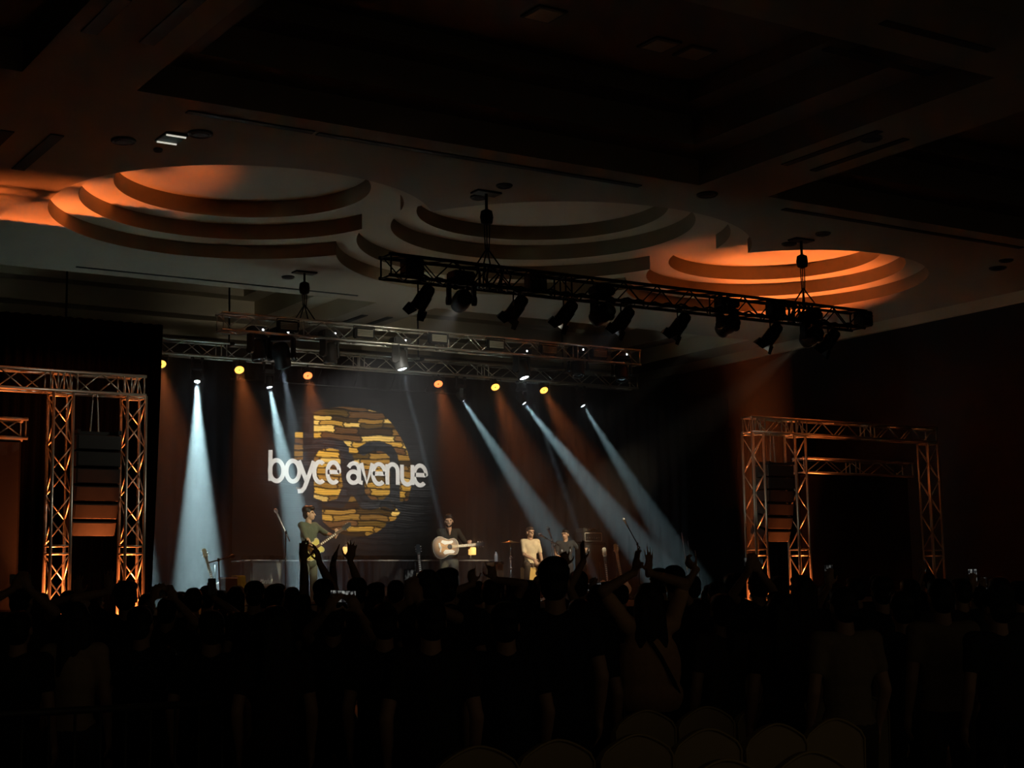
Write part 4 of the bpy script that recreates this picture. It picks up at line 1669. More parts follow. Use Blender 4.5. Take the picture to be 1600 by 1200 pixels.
# ------------------------------------------------------------------ stage gear
def mic_stand(label, base, top, boom_end, m=M_BLACK, mic_m=M_STEEL, boom_m=None):
    base, top, boom_end = Vector(base), Vector(top), Vector(boom_end)
    t = thing('microphone_stand', label, 'microphone', base)
    bm = BM()
    add_tube(bm, (0, 0, .06), top - base, .012)
    obj('pole', bm, m, t, True)
    for k in range(3):
        a = 2 * PI * k / 3 + .4
        bm = BM()
        add_tube(bm, (0, 0, .12), (.3 * math.cos(a), .3 * math.sin(a), .012), .01)
        obj('leg', bm, m, t, True)
    d = (boom_end - top)
    dn = d.normalized()
    bm = BM()
    add_tube(bm, top - base - dn * .18, boom_end - base, .011)
    bo = obj('boom', bm, boom_m or m, t, True)
    bm = BM()
    add_lathe(bm, [(.02, -.03), (.022, 0), (.02, .03)], 10, Matrix.Translation(top - base))
    obj('clutch', bm, m, t, True)
    bm = BM()
    q = boom_end - base
    mm = Matrix.Translation(q) @ z_to(dn).to_4x4()
    add_lathe(bm, [(.014, -.02), (.017, .12), (.03, .14), (.036, .17), (.026, .2), (.004, .212)], 12, mm)
    obj('microphone', bm, mic_m, t, True)
    return t


YS = 25.9
b_ = at_y(446, 905, YS)
M_PALE = mat('pale_metal', (.8, .82, .85), .35, .2, noise=.05)
mic_stand('black microphone stand with a pale boom beside the guitarist', (b_.x, YS, STAGE_Z), at_y(446.5, 832, YS), at_y(437, 811, YS), M_BLACK, M_PALE, M_PALE)
b_ = at_y(345, 905, 24.5)
mic_stand('low black microphone stand beside the guitar at stage left', (b_.x, 24.5, STAGE_Z), at_y(341.5, 875, 24.5), at_y(349, 873, 24.5), M_BLACK, M_BLACK)
b_ = at_y(1000, 890, 24.6)
mic_stand('black boom microphone stand at stage right above the raised hands', (b_.x, 24.6, STAGE_Z), at_y(996, 850, 24.6), at_y(981, 823, 24.6), M_BLACK, M_STEEL)
b_ = at_y(862, 890, 24.2)
mic_stand('silver microphone on a boom in front of the seated percussionist', (b_.x, 24.2, STAGE_Z), at_y(862, 846, 24.2), at_y(854, 841.5, 24.2), M_STEEL, M_STEEL)
b_ = at_y(868, 890, 24.5)
mic_stand('silver bent microphone arm between the two players at right', (b_.x, 24.5, STAGE_Z), at_y(866, 853, 24.5), at_y(861, 839, 24.5), M_STEEL, M_STEEL)


def guitar_on_stand(label, px_top, px_bot, Y, kind, top_m, side_m, neck_m, head_m, lab2):
    a, b = at_y(*px_bot, Y), at_y(*px_top, Y + .1)
    d = (b - a).normalized()
    a = b - d * 1.045
    g_ = guitar(label, orient(a, d, (-.45, -1, .15)), kind, top_m, side_m, neck_m, None, head_m)
    t = thing('guitar_stand', lab2, 'guitar stand', (a.x, Y + .15, STAGE_Z))
    for k in range(3):
        an = 2 * PI * k / 3 + PI / 2
        bm = BM()
        add_tube(bm, (0, 0, .3), (.22 * math.cos(an), .22 * math.sin(an), .01), .01)
        obj('leg', bm, M_BLACK, t, True)
    bm = BM()
    add_tube(bm, (0, 0, .25), (0, .04, .75), .011)
    obj('post', bm, M_BLACK, t, True)
    bm = BM()
    add_path(bm, [(-.1, -.2, max(.05, a.z - STAGE_Z - .02)), (-.1, 0, .28), (.1, 0, .28), (.1, -.2, max(.05, a.z - STAGE_Z - .02))], .012, 6)
    obj('cradle', bm, M_BLACK, t, True)


guitar_on_stand('pale electric guitar on a stand in the white beam at stage left', (318, 857), (337, 925), 26.3, 'electric', M_PALE, M_WOODD, M_MAPLE, M_MAPLE, 'black guitar stand in the white beam at stage left')
guitar_on_stand('acoustic guitar on a stand left of the singer', (652, 852), (657, 907), 24.9, 'acoustic', mat('spruce', (.55, .42, .22), .35, noise=.2, nscale=8), M_WOODD, M_WOODD, M_BLACK, 'black guitar stand left of the singer')
guitar_on_stand('cream bass guitar with a dark neck beside the amplifier stack', (943, 856), (948, 909), 25.0, 'electric', M_CREAM, M_CREAM, M_WOODD, M_CREAM, 'black guitar stand holding the dark-necked bass')
guitar_on_stand('cream electric guitar with a pale maple neck at stage right', (960, 850), (971, 909), 24.9, 'electric', M_CREAM, M_CREAM, M_MAPLE, M_MAPLE, 'black guitar stand holding the pale-necked guitar')


def amp(name, label, x0, x1, ytop, Y, m, h=None, grille=None, lettering=False, z0=STAGE_Z):
    a, b = at_y(x0, ytop, Y), at_y(x1, ytop, Y)
    wv = b.x - a.x
    hh = (a.z - z0) if h is None else h
    t = thing(name, label, 'amplifier', ((a.x + b.x) / 2, Y + .18, z0))
    obj('cabinet', bevel_box((wv, .36, hh), .02, (0, 0, hh / 2)), m, t)
    obj('grille_cloth', bevel_box((wv - .07, .012, hh - .09), .004, (0, -.184, hh / 2)), grille or M_GREYP, t)
    for sx in (-1, 1):
        for sz in (0, 1):
            obj('corner', bevel_box((.06, .06, .06), .012, (sx * (wv / 2 - .022), -.158, .022 + sz * (hh - .044))), M_BLACK, t)
    return t, wv, hh


# riser draped in black across the back of the stage with two small lamps on it
a, b = at_y(381, 875, 27.6), at_y(768, 876, 27.6)
zr = a.z
t = thing('stage_riser', 'low black draped riser behind the band', 'riser', ((a.x + b.x) / 2, 27.85, STAGE_Z))
W_ = b.x - a.x
obj('top', bevel_box((W_ + .05, .62, .025), .006, (0, 0, zr - STAGE_Z - .012)), mat('riser_top', (.22, .21, .20), .5, noise=.1), t)
bm = BM()
n = 240
pa = None
for i in range(n + 1):
    x = -W_ / 2 + W_ * i / n
    y = -.27 + .022 * math.sin(i * .9)
    q0, q1 = bm.verts.new((x, y, 0)), bm.verts.new((x, y, zr - STAGE_Z - .025))
    if pa:
        bm.faces.new((pa[0], q0, q1, pa[1]))
    pa = (q0, q1)
obj('skirt', bm, M_BDRAPE, t, True)
for px, lab in ((738, 'small glowing lamp on the riser right of the singer'), (542, 'small glowing lamp on the riser behind the raised hand')):
    c = at_y(px, 875, 27.7)
    tl = thing('table_lamp', lab, 'lamp', (c.x, 27.7, zr))
    bm = BM()
    add_lathe(bm, [(.07, 0), (.07, .015), (.02, .025), (.015, .05)], 16)
    obj('base', bm, M_BLACK, tl, True)
    bm = BM()
    add_tube(bm, (-.04, 0, .02), (-.04, 0, .14), .014)
    obj('stem', bm, M_STEEL, tl, True)
    bm = BM()
    add_lathe(bm, [(.072, .11), (.082, .12), (.08, .25), (.07, .262)], 16)
    obj('shade', bm, mat('lamp_glow', (1, .7, .3), .6, emit=(1.0, .55, .13), estr=1.15, noise=.02), tl, True)
    bm = BM()
    add_lathe(bm, [(.06, .262), (.05, .29), (.02, .30)], 16)
    obj('cap', bm, M_GREYP, tl, True)
    ld = bpy.data.lights.new('bulb', 'POINT')
    ld.energy = 1.2
    ld.color = (1, .6, .25)
    ld.shadow_soft_size = .05
    lo_ = bpy.data.objects.new('bulb', ld)
    C.objects.link(lo_)
    lo_.parent = tl
    lo_.location = (0, 0, .36)

# guitar cabinet with script lettering
t, wv, hh = amp('guitar_cabinet', 'grey speaker cabinet with script lettering in front of the riser', 392, 441, 876, 26.9, M_BLACK, None, mat('salt_grille', (.12, .115, .11), .8, noise=.4, nscale=150))
def lettering(text, parent, height, width, loc, m):
    cu = bpy.data.curves.new('lettering', 'FONT')
    cu.body = text
    cu.align_x = 'CENTER'
    cu.size = height
    cu.shear = .35
    cu.extrude = .002
    o = bpy.data.objects.new('tmp_text', cu)
    C.objects.link(o)
    dg = bpy.context.evaluated_depsgraph_get()
    me = bpy.data.meshes.new_from_object(o.evaluated_get(dg), depsgraph=dg)
    bpy.data.objects.remove(o)
    xs = [v.co.x for v in me.vertices]
    k = width / (max(xs) - min(xs))
    for v in me.vertices:
        v.co.x *= k
    me.materials.clear()
    return new_obj('lettering', me, m, parent, Matrix.Translation(loc) @ Matrix.Rotation(PI / 2, 4, 'X'))


lettering('Marshall', t, .12, .25, (-.02, -.194, hh - .42), M_PEARL)
# bass stack at stage right
t, wv, hh = amp('bass_cabinet', 'tall black bass speaker cabinet at stage right', 913, 946, 848, 26.0, M_BLACK)
bm = BM()
add_path(bm, [(-wv * .36, -.19, hh - .1), (-wv * .36, -.23, hh - .12), (-wv * .36, -.23, hh - .22), (-wv * .36, -.19, hh - .24)], .012, 6)
obj('handle', bm, M_STEEL, t, True)
zc_ = STAGE_Z + hh
a, b = at_y(912, 845, 26.0), at_y(943, 845, 26.0)
t = thing('amplifier_head', 'black amplifier head with pale trim on the bass cabinet', 'amplifier', ((a.x + b.x) / 2, 26.18, zc_))
obj('case', bevel_box((b.x - a.x, .34, .20), .015, (0, 0, .12)), M_BLACK, t)
bm = BM()
add_path(bm, [(-.21, -.172, .035), (.21, -.172, .035), (.21, -.172, .2), (-.21, -.172, .2), (-.21, -.172, .035)], .006, 6)
obj('trim', bm, M_PEARL, t, True)
for i in range(6):
    bm = BM()
    add_lathe(bm, [(.014, 0), (.011, .02)], 10, Matrix.Translation((-.16 + .06 * i, -.172, .1)) @ Matrix.Rotation(PI / 2, 4, 'X'))
    obj('knob', bm, M_STEEL, t, True)
t = thing('effects_unit', 'small black unit on top of the amplifier head', 'amplifier', ((a.x + b.x) / 2, 26.2, zc_ + .22))
obj('case', bevel_box((.42, .28, .085), .01, (0, 0, .0425)), M_GREYP, t)
bm = BM()
for i in range(5):
    add_box(bm, (-.14 + .07 * i, -.142, .045), (.035, .004, .03))
o = obj('buttons', bm, M_STEEL, t)
o['kind'] = 'stuff'
# small brown amp with a bottle
t, wv, hh = amp('practice_amplifier', 'small brown amplifier left of the cymbal stand', 775, 787, 878, 25.2, mat('tweed', (.16, .105, .05), .8, noise=.3, nscale=60), None, mat('brown_grille', (.10, .07, .04), .9, noise=.4, nscale=90))
c = t.location
tb = thing('bottle', 'clear bottle standing on the small brown amplifier', 'bottle', (c.x + .03, c.y, STAGE_Z + hh))
bm = BM()
add_lathe(bm, [(.032, 0), (.034, .02), (.034, .12), (.03, .15), (.014, .18), (.013, .205)], 14)
obj('body', bm, mat('bottle_plastic', (.75, .75, .72), .15, noise=.05), tb, True)
bm = BM()
add_lathe(bm, [(.015, .2), (.015, .225), (.012, .23)], 12)
obj('cap', bm, M_BLACK, tb, True)
# cymbal stand
c = at_y(798.5, 906, 24.5)
t = thing('cymbal_stand', 'chrome stand with a flat cymbal left of the seated percussionist', 'cymbal', (c.x, 24.5, STAGE_Z))
ztop = at_y(799, 846, 24.5).z - STAGE_Z
bm = BM()
add_tube(bm, (0, 0, .1), (0, 0, ztop - .25), .014)
add_tube(bm, (0, 0, ztop - .3), (0, 0, ztop + .03), .008)
obj('pole', bm, M_STEEL, t, True)
for k in range(3):
    an = 2 * PI * k / 3 + .3
    bm = BM()
    add_tube(bm, (0, 0, .36), (.34 * math.cos(an), .34 * math.sin(an), .015), .012)
    obj('leg', bm, M_STEEL, t, True)
bm = BM()
add_lathe(bm, [(.004, ztop + .02), (.03, ztop + .018), (.045, ztop - .002), (.17, ztop - .02), (.178, ztop - .024), (.17, ztop - .024), (.04, ztop - .006), (.004, ztop - .006)], 28, cap=False)
obj('cymbal', bm, mat('bronze', (.55, .42, .18), .3, .8, noise=.15, nscale=20), t, True)
for zz in (ztop - .3, ztop - .5):
    bm = BM()
    add_lathe(bm, [(.02, -.025), (.024, 0), (.02, .025)], 10, Matrix.Translation((0, 0, zz)))
    obj('collar', bm, M_STEEL, t, True)
    bm = BM()
    add_tube(bm, (0, 0, zz), (.05, 0, zz), .007)
    obj('wing_nut', bm, M_STEEL, t, True)
# small case with a towel at stage left
a, b = at_y(353, 902, 24.6), at_y(370, 902, 24.6)
t = thing('equipment_case', 'black equipment case at stage left with a pale edge', 'case', ((a.x + b.x) / 2, 24.75, STAGE_Z))
hh = a.z - STAGE_Z
obj('body', bevel_box((b.x - a.x, .3, hh - .02), .012, (0, 0, (hh - .02) / 2)), M_BLACK, t)
obj('lid', bevel_box((b.x - a.x + .03, .34, .022), .005, (0, 0, hh - .011)), M_PALE, t)
a, b = at_y(371, 900, 24.6), at_y(384, 900, 24.6)
t = thing('stool', 'black folding stool under a lime green towel', 'stool', ((a.x + b.x) / 2, 24.75, STAGE_Z))
hh = a.z - STAGE_Z
obj('seat', bevel_box((b.x - a.x, .26, .04), .01, (0, 0, hh - .03)), M_BLACK, t)
for sx in (-1, 1):
    for sy in (-1, 1):
        bm = BM()
        add_tube(bm, (sx * .07, sy * .1, 0), (sx * .07, sy * .1, hh - .05), .011)
        obj('leg', bm, M_BLACK, t, True)
bm = BM()
wv = b.x - a.x
pa = None
for i in range(15):
    x = -wv / 2 + wv * i / 14
    colv = []
    for k, (yy, zz) in enumerate(((.1, hh), (-.1, hh), (-.139, hh - .01), (-.145, hh - .12), (-.147, hh - .28 - .03 * math.sin(i)))):
        colv.append(bm.verts.new((x, yy + .004 * math.sin(i * 1.3 + k), zz)))
    if pa:
        for k in range(4):
            bm.faces.new((pa[k], colv[k], colv[k + 1], pa[k + 1]))
    pa = colv
o = obj('towel', bm, cloth((.42, .50, .08)), None, True)
o.location = t.location
so = o.modifiers.new('thick', 'SOLIDIFY')
so.thickness = .008
so.offset = 1
tag(o, 'lime green towel hanging over the stool at stage left', 'towel')
# stage monitor wedges along the front edge
for px in (590, 735, 905):
    c = at_y(px, 905, STAGE_Y0 + .5)
    t = thing('monitor_speaker', {590: 'black wedge monitor between guitarist and singer', 735: 'black wedge monitor in front of the singer', 905: 'black wedge monitor at stage right'}[px], 'speaker', (c.x, STAGE_Y0 + .5, STAGE_Z))
    bm = BM()
    add_prism(bm, [(-.2, 0), (.2, 0), (.2, .12), (-.05, .3), (-.2, .3)], .52, Matrix(((0, 0, 1, -.26), (-1, 0, 0, 0), (0, 1, 0, 0), (0, 0, 0, 1))))
    obj('cabinet', bm, M_BLACK, t)
    bm = BM()
    add_box(bm, (0, -.085, .205), (.46, .012, .26), Matrix.Rotation(R(-55), 3, 'X') @ Matrix.Identity(3))
    obj('grille', bm, M_GREYP, t)
# thin pale slanting streaks at stage right, modelled as footed rods
for (p0, p1), lab in ((((1065, 832), (1074, 892)), 'thin pale streak at stage right, leftmost of three'), (((1074.5, 845), (1081, 892)), 'thin pale streak at stage right, middle of three'), (((1086, 860), (1091, 894)), 'thin pale streak at stage right, rightmost of three')):
    a = at_y(*p0, 25.2)
    b = at_y(*p1, 25.2)
    b = a + (b - a) * ((a.z - STAGE_Z) / (a.z - b.z))
    t = thing('thin_streak', lab, 'pole', b)
    bm = BM()
    add_tube(bm, (0, 0, 0), a - b, .007, 8, .005)
    obj('shaft', bm, M_PALE, t, True)
    bm = BM()
    add_lathe(bm, [(.06, 0), (.06, .015), (.012, .03)], 12)
    obj('foot', bm, M_BLACK, t, True)


# ------------------------------------------------------------------ phones held up in the crowd
def screen_mat(name, strength, scale, seed):
    m = bpy.data.materials.new(name)
    m.use_nodes = True
    nt = m.node_tree
    b = nt.nodes['Principled BSDF']
    b.inputs['Base Color'].default_value = (.01, .01, .01, 1)
    b.inputs['Roughness'].default_value = .2
    tc = nt.nodes.new('ShaderNodeTexCoord')
    mp = nt.nodes.new('ShaderNodeMapping')
    mp.inputs['Location'].default_value = (seed, seed * .7, 0)
    wv_ = nt.nodes.new('ShaderNodeTexNoise')
    wv_.inputs['Scale'].default_value = scale * 4
    wv_.inputs['Detail'].default_value = 3
    mp.inputs['Scale'].default_value = (1.6, .7, 1)
    r_ = nt.nodes.new('ShaderNodeValToRGB')
    r_.color_ramp.elements[0].position = .48
    r_.color_ramp.elements[0].color = (.02, .02, .025, 1)
    r_.color_ramp.elements[1].position = .72
    r_.color_ramp.elements[1].color = (.9, .92, .85, 1)
    nt.links.new(tc.outputs['Object'], mp.inputs['Vector'])
    nt.links.new(mp.outputs['Vector'], wv_.inputs['Vector'])
    nt.links.new(wv_.outputs['Fac'], r_.inputs['Fac'])
    nt.links.new(r_.outputs['Color'], b.inputs['Emission Color'])
    b.inputs['Emission Strength'].default_value = strength
    return m


SCR = [screen_mat('phone_picture', .08, 9, 1.3), screen_mat('phone_picture_bright', .28, 11, 4.1), screen_mat('phone_picture_dim', .03, 9, 7.7)]


def phone(label, px, depth, wide, scr, off=False, tilt=0.0):
    c = at_d(*px, depth)
    d = (CAM - c)
    d.z *= .3
    d.normalize()
    side = Vector((0, 0, 1)).cross(d).normalized()
    up_ = d.cross(side)
    m4 = Matrix(((side.x, up_.x, d.x, c.x), (side.y, up_.y, d.y, c.y), (side.z, up_.z, d.z, c.z), (0, 0, 0, 1))) @ Matrix.Rotation(tilt, 4, 'Z')
    t = thing('mobile_phone', label, 'phone', matrix=m4)
    w_, h_ = (.155, .075) if wide else (.075, .155)
    obj('case', bevel_box((w_, h_, .009), .004), M_BLACK, t)
    obj('display', bevel_box((w_ - .008, h_ - .008, .002), .0005, (0, 0, .0053)), M_EYE if off else SCR[scr], t)
    bm = BM()
    add_lathe(bm, [(.006, 0), (.005, .002)], 10, Matrix.Translation((w_ * .35, h_ * .35, -.0062)))
    obj('camera_lens', bm, M_LENS, t)
    return c


# ------------------------------------------------------------------ the crowd
def head_height(px, y, depth):
    return at_d(px, y, depth)


FOCUS = Vector((14.6, 26, 0))
GEN = {}


def generic(kind):
    if kind not in GEN:
        base = dict(short=dict(hair='short', shirt=(.02, .02, .022)), full=dict(hair='full', shirt=(.018, .02, .03)), long=dict(hair='long', slim=.9, shirt=(.03, .02, .02)),
                    bob=dict(hair='bob', slim=.9, shirt=(.05, .045, .04)), bun=dict(hair='bun', slim=.9, shirt=(.02, .025, .02)), tail=dict(hair='tail', slim=.9, shirt=(.06, .05, .05)),
                    cap=dict(hair='short', shirt=(.025, .025, .025), cap=(.02, .02, .02)), light=dict(hair='short', shirt=(.24, .18, .12), pants=(.06, .05, .04)),
                    lightf=dict(hair='long', slim=.9, shirt=(.45, .33, .22), pants=(.05, .05, .06)))[kind]
        base = dict(base)
        base.update(vox=.0125, head_turn=R({'short': 8, 'full': -10, 'long': 12, 'bob': -14, 'bun': 5, 'tail': -6, 'cap': 10, 'light': 0, 'lightf': 16}[kind]), head_pitch=R(4))
        GEN[kind] = build_person(base)
    return GEN[kind]


def crowd(px, ytop, depth, kind, label, group='people standing in the dark crowd'):
    p = at_d(px, ytop, depth)
    loc = Vector((p.x, p.y, 0))
    d = FOCUS - loc
    yaw = face_yaw((d.x, d.y)) + random.uniform(-.15, .15)
    top = {'cap': 1.715, 'full': 1.725, 'bun': 1.72}.get(kind, 1.71)
    return place_person(generic(kind), label, loc, yaw, p.z / top, group)


CROWD = [
    (108, 921, 13, 'short', 'dark short-haired person below the left outer tower'),
    (302, 917, 14, 'short', 'dark short-haired person below the brightest white beam'),
    (370, 914, 16.2, 'bob', 'dark bob-haired person in front of the equipment case'),
    (397, 906, 14, 'cap', 'dark person in a cap in front of the grey speaker cabinet'),
    (432, 911, 14.5, 'full', 'dark full-haired person just left of the boom microphone'),
    (414, 918, 17, 'short', 'dark person glimpsed between two heads by the speaker cabinet'),
    (456, 916, 16, 'long', 'dark long-haired person below the guitarist'),
    (588, 909, 14, 'full', 'dark full-haired person right of the raised hand with the lamp'),
    (618, 905, 15, 'short', 'dark short-haired person left of the upright phone'),
    (699, 886, 10.9, 'full', 'tall dark full-haired person below the bearded singer'),
    (722, 914, 14, 'long', 'dark long-haired person right below the singer'),
    (744, 906, 15, 'bun', 'dark person with a hair bun below the small right lamp'),
    (800, 906, 16, 'short', 'dark short-haired person in front of the cymbal stand'),
    (828, 905, 14.6, 'bob', 'dark bob-haired person in front of the seated percussionist'),
    (866, 868, 8.5, 'full', 'tall dark person whose big head covers the box drum'),
    (1030, 886, 14, 'light', 'person with a lit crown behind the clapping woman'),
    (1080, 897, 15, 'short', 'dark short-haired person below the raised fist'),
    (1145, 893, 13, 'bun', 'dark person with a bun left of the right inner tower'),
    (1216, 899, 14, 'short', 'dark short-haired person between the two right towers'),
    (1251, 897, 12, 'long', 'dark long-haired person below the right middle tower'),
    (1336, 900, 14.4, 'short', 'dark short-haired person right of the small lit phone at right'),
    (1376, 897, 12, 'full', 'dark full-haired person below the right dark screen'),
    (1421, 903, 12.5, 'tail', 'dark ponytailed person below the right dark screen'),
    (1500, 902, 13, 'short', 'dark short-haired person below the far right tower'),
    (1561, 900, 11, 'bob', 'dark bob-haired person near the right frame edge'),
    (1592, 906, 13, 'light', 'person in a light shirt cut by the right frame edge'),
    (64, 925, 15, 'long', 'dark long-haired person left of the left outer tower'),
    (148, 928, 16, 'bob', 'dark bob-haired person below the left speaker column'),
    (230, 926, 15.5, 'short', 'dark short-haired person at the stage left edge'),
    (280, 924, 17, 'full', 'dark full-haired person near the foot of the brightest beam'),
    (345, 921, 17, 'tail', 'dark ponytailed person by the striped phone'),
    (660, 912, 16, 'short', 'dark short-haired person behind the upright phone'),
    (780, 911, 17, 'short', 'dark short-haired person far back near the brown amplifier'),
    (945, 908, 16, 'long', 'dark long-haired person below the cream bass guitar'),
    (970, 912, 17, 'short', 'dark short-haired person below the pale-necked guitar'),
    (1110, 912, 16, 'bob', 'dark bob-haired person behind the raised fist'),
    (1290, 914, 15, 'tail', 'dark ponytailed person behind the small lit phone at right'),
    # nearer rows, almost lost in the dark
    (118, 938, 9.2, 'lightf', 'long-haired person in light clothes behind the metal barrier'),
    (330, 951, 8.6, 'short', 'dark person nearer the camera below the stage left guitar'),
    (430, 944, 8.2, 'long', 'dark long-haired person nearer the camera at left of centre'),
    (600, 938, 8.4, 'bun', 'dark person with a bun nearer the camera at centre'),
    (672, 934, 7.4, 'short', 'dark short-haired person nearer the camera below the singer'),
    (790, 939, 8.0, 'full', 'dark full-haired person nearer the camera below the cymbal'),
    (905, 934, 9.2, 'short', 'dark short-haired person left of the clapping woman'),
    (1128, 926, 9.4, 'tail', 'dark ponytailed person right of the clapping woman'),
    (1218, 922, 9.0, 'long', 'dark long-haired person nearer the camera below the right towers'),
    (1316, 914, 8.6, 'light', 'person in a light shirt nearer the camera below the dark screen'),
    (1408, 921, 9.8, 'full', 'dark full-haired person nearer the camera below the dark screen'),
    (1468, 902, 9.2, 'light', 'person in a light shirt below the far right tower'),
    (1556, 916, 8.8, 'cap', 'dark person in a cap nearer the camera at right'),
    (30, 952, 8.8, 'short', 'dark short-haired person nearer the camera at the left edge'),
    (222, 945, 9.6, 'full', 'dark full-haired person nearer the camera below the left inner tower'),
]
for c_ in CROWD:
    crowd(*c_)


def raised(px, ytop, depth, label, hands, group='people raising their hands', **kw):
    """one person with hands up. hands: side -> dict(px of wrist, tip px, extra)"""
    p = at_d(px, ytop, depth)
    loc = Vector((p.x, p.y, 0))
    d = FOCUS - loc
    yaw = face_yaw((d.x, d.y)) + kw.pop('turn', 0)
    sc_ = p.z / 1.715
    arm = {}
    for s, h in hands.items():
        hd = h.get('depth', depth - .05)
        w_ = at_d(*h['wrist'], hd)
        e_ = at_d(*h['tip'], hd + h.get('lean', 0))
        wl = local_of(loc, yaw, sc_, w_)
        tl_ = local_of(loc, yaw, sc_, e_)
        pl = Vector(h.get('palm', (-s * .3, 1, 0)))
        arm[s] = dict(wrist=tuple(wl), fdir=tuple(tl_ - wl), palm=tuple(pl), curl=h.get('curl', .15), spread=h.get('spread', .13), only=h.get('only'), pole=h.get('pole', (s * .9, -.25, -.4)))
    spec = dict(vox=.0095, arm=arm, sleeve=.5)
    spec.update(kw)
    return place_person(build_person(spec), label, loc, yaw, sc_, group)


# both hands above the head, below the guitarist
raised(506, 905, 12.6, 'dark person raising both hands in front of the guitarist', {-1: dict(wrist=(475, 876), tip=(473, 846), spread=.1, curl=.35, pole=(-.1, 1, -.7)), 1: dict(wrist=(499, 879), tip=(494, 852), palm=(-1, .2, 0), curl=.5, pole=(.3, 1, -.7))}, hair='full')
# two hands up in front of the glowing lamp
raised(558, 903, 13.6, 'dark person raising two spread hands beside the glowing lamp', {-1: dict(wrist=(520, 880), tip=(527, 858), palm=(1, 0, 0), spread=.03, curl=.1, pole=(-.1, 1, -.7)), 1: dict(wrist=(547, 876), tip=(551, 847), spread=.15, curl=.1, pole=(.1, 1, -.7))}, hair='full')
# woman clapping above her head, pale top
W_P = raised(1012, 908, 10.3, 'long-haired woman in a pale top clapping above her head', {-1: dict(wrist=(992, 894), tip=(996, 857), palm=(1, .2, 0), spread=.1, curl=.12, pole=(-1, -.1, -.1)), 1: dict(wrist=(1013, 895), tip=(1015, 858), palm=(-.7, .8, 0), spread=.2, curl=.1, pole=(1, -.1, -.1))},
             hair='long', shirt=(.75, .46, .27), pants=(.01, .01, .012), boxy=True, sleeve=.75)
# pointing finger and flat hand behind the big head
raised(903, 889, 13.2, 'dark person pointing one finger up beside the big head', {-1: dict(wrist=(882, 885), tip=(882.5, 860), only=(0,), curl=.1, palm=(.2, 1, 0))}, hair='short')
raised(934, 911, 12.8, 'dark person holding one arm straight up before the bass cabinet', {-1: dict(wrist=(912, 876), tip=(909, 850), spread=.06, curl=.1, palm=(1, .3, 0))}, hair='bob', slim=.9)
raised(767, 903, 13, 'dark person raising hooked fingers below the small right lamp', {1: dict(wrist=(771, 905), tip=(767, 884), only=(0, 3), curl=.12), -1: dict(wrist=(739, 912), tip=(736, 893), only=(0,), curl=.2)}, hair='short')
raised(1121, 906, 12.2, 'dark person raising a fist at stage right', {-1: dict(wrist=(1088, 889), tip=(1077, 881), curl=1.7, spread=.02, palm=(1, .4, 0), pole=(-.2, -.1, -1))}, hair='short')
raised(198, 908, 12.2, 'dark person with an arm raised under the left inner tower', {-1: dict(wrist=(171, 924), tip=(170, 908), curl=.5, palm=(0, 1, 0))}, hair='full')
raised(124, 938, 12.4, 'dark person with a hand raised below the left speaker column', {-1: dict(wrist=(124, 930), tip=(122, 913), curl=.3)}, hair='short')
# phone holders
phone('mobile phone held flat above a head at the left frame edge', (32, 905), 11.6, True, 2, True)
raised(34, 912, 11.8, 'dark person holding a phone up at the left frame edge', {-1: dict(wrist=(20, 921), tip=(26, 908), depth=11.55, curl=.9), 1: dict(wrist=(45, 920), tip=(39, 907), depth=11.55, curl=.9)}, 'people filming with phones', hair='full')
phone('mobile phone held sideways at the edge of the brightest beam', (252, 924), 11.6, True, 2, True)
raised(262, 931, 11.9, 'dark person filming sideways near the left inner tower', {1: dict(wrist=(275, 938), tip=(266, 923), depth=11.5, curl=.9), -1: dict(wrist=(238, 938), tip=(242, 926), depth=11.5, curl=.9)}, 'people filming with phones', hair='short')
phone('mobile phone with a striped dark back in front of the equipment case', (331, 917), 14.4, False, 2, True)
raised(324, 913, 14.8, 'dark person holding up the striped phone', {1: dict(wrist=(334, 933), tip=(332, 918), depth=14.45, curl=.9)}, 'people filming with phones', hair='short')
phone('mobile phone filming the stage sideways left of centre', (536, 932), 9.2, True, 1, False, R(-3))
raised(521, 943, 9.55, 'dark person leaning to film sideways with a bright phone', {-1: dict(wrist=(511, 955), tip=(522, 934), depth=9.15, curl=1.0), 1: dict(wrist=(560, 956), tip=(549, 936), depth=9.15, curl=1.0)}, 'people filming with phones', hair='full', skin=M_SKIN)
phone('mobile phone held upright filming left of the singer', (641, 909), 9.6, False, 0)
raised(668, 887, 9.95, 'dark person filming with an upright phone below the stage guitar', {-1: dict(wrist=(640, 938), tip=(640, 920), depth=9.55, curl=1.0), 1: dict(wrist=(655, 940), tip=(649, 918), depth=9.55, curl=1.0)}, 'people filming with phones', hair='bob', slim=.9)
phone('small bright mobile phone screen seen below the singer', (709, 922), 15, False, 1)
phone('small lit mobile phone in front of the right inner tower', (1177, 878), 12.4, True, 0)
raised(1184, 889, 12.8, 'dark person filming in front of the right inner tower', {-1: dict(wrist=(1170, 892), tip=(1173, 879), depth=12.35, curl=.9), 1: dict(wrist=(1186, 892), tip=(1182, 880), depth=12.35, curl=.9)}, 'people filming with phones', hair='short')
phone('small lit mobile phone right of the right middle tower', (1295, 897), 12.6, False, 0)
raised(1306, 908, 13.0, 'dark person filming right of the right middle tower', {-1: dict(wrist=(1296, 915), tip=(1296, 901), depth=12.55, curl=.9)}, 'people filming with phones', hair='long', slim=.9)
phone('small bright mobile phone near the right frame edge', (1520, 903), 13.2, False, 1)
raised(1528, 913, 13.6, 'dark person filming near the right frame edge', {-1: dict(wrist=(1519, 920), tip=(1520, 908), depth=13.15, curl=.9)}, 'people filming with phones', hair='short')
phone('tiny lit mobile phone left of the far right tower', (1442, 884), 20, False, 0)
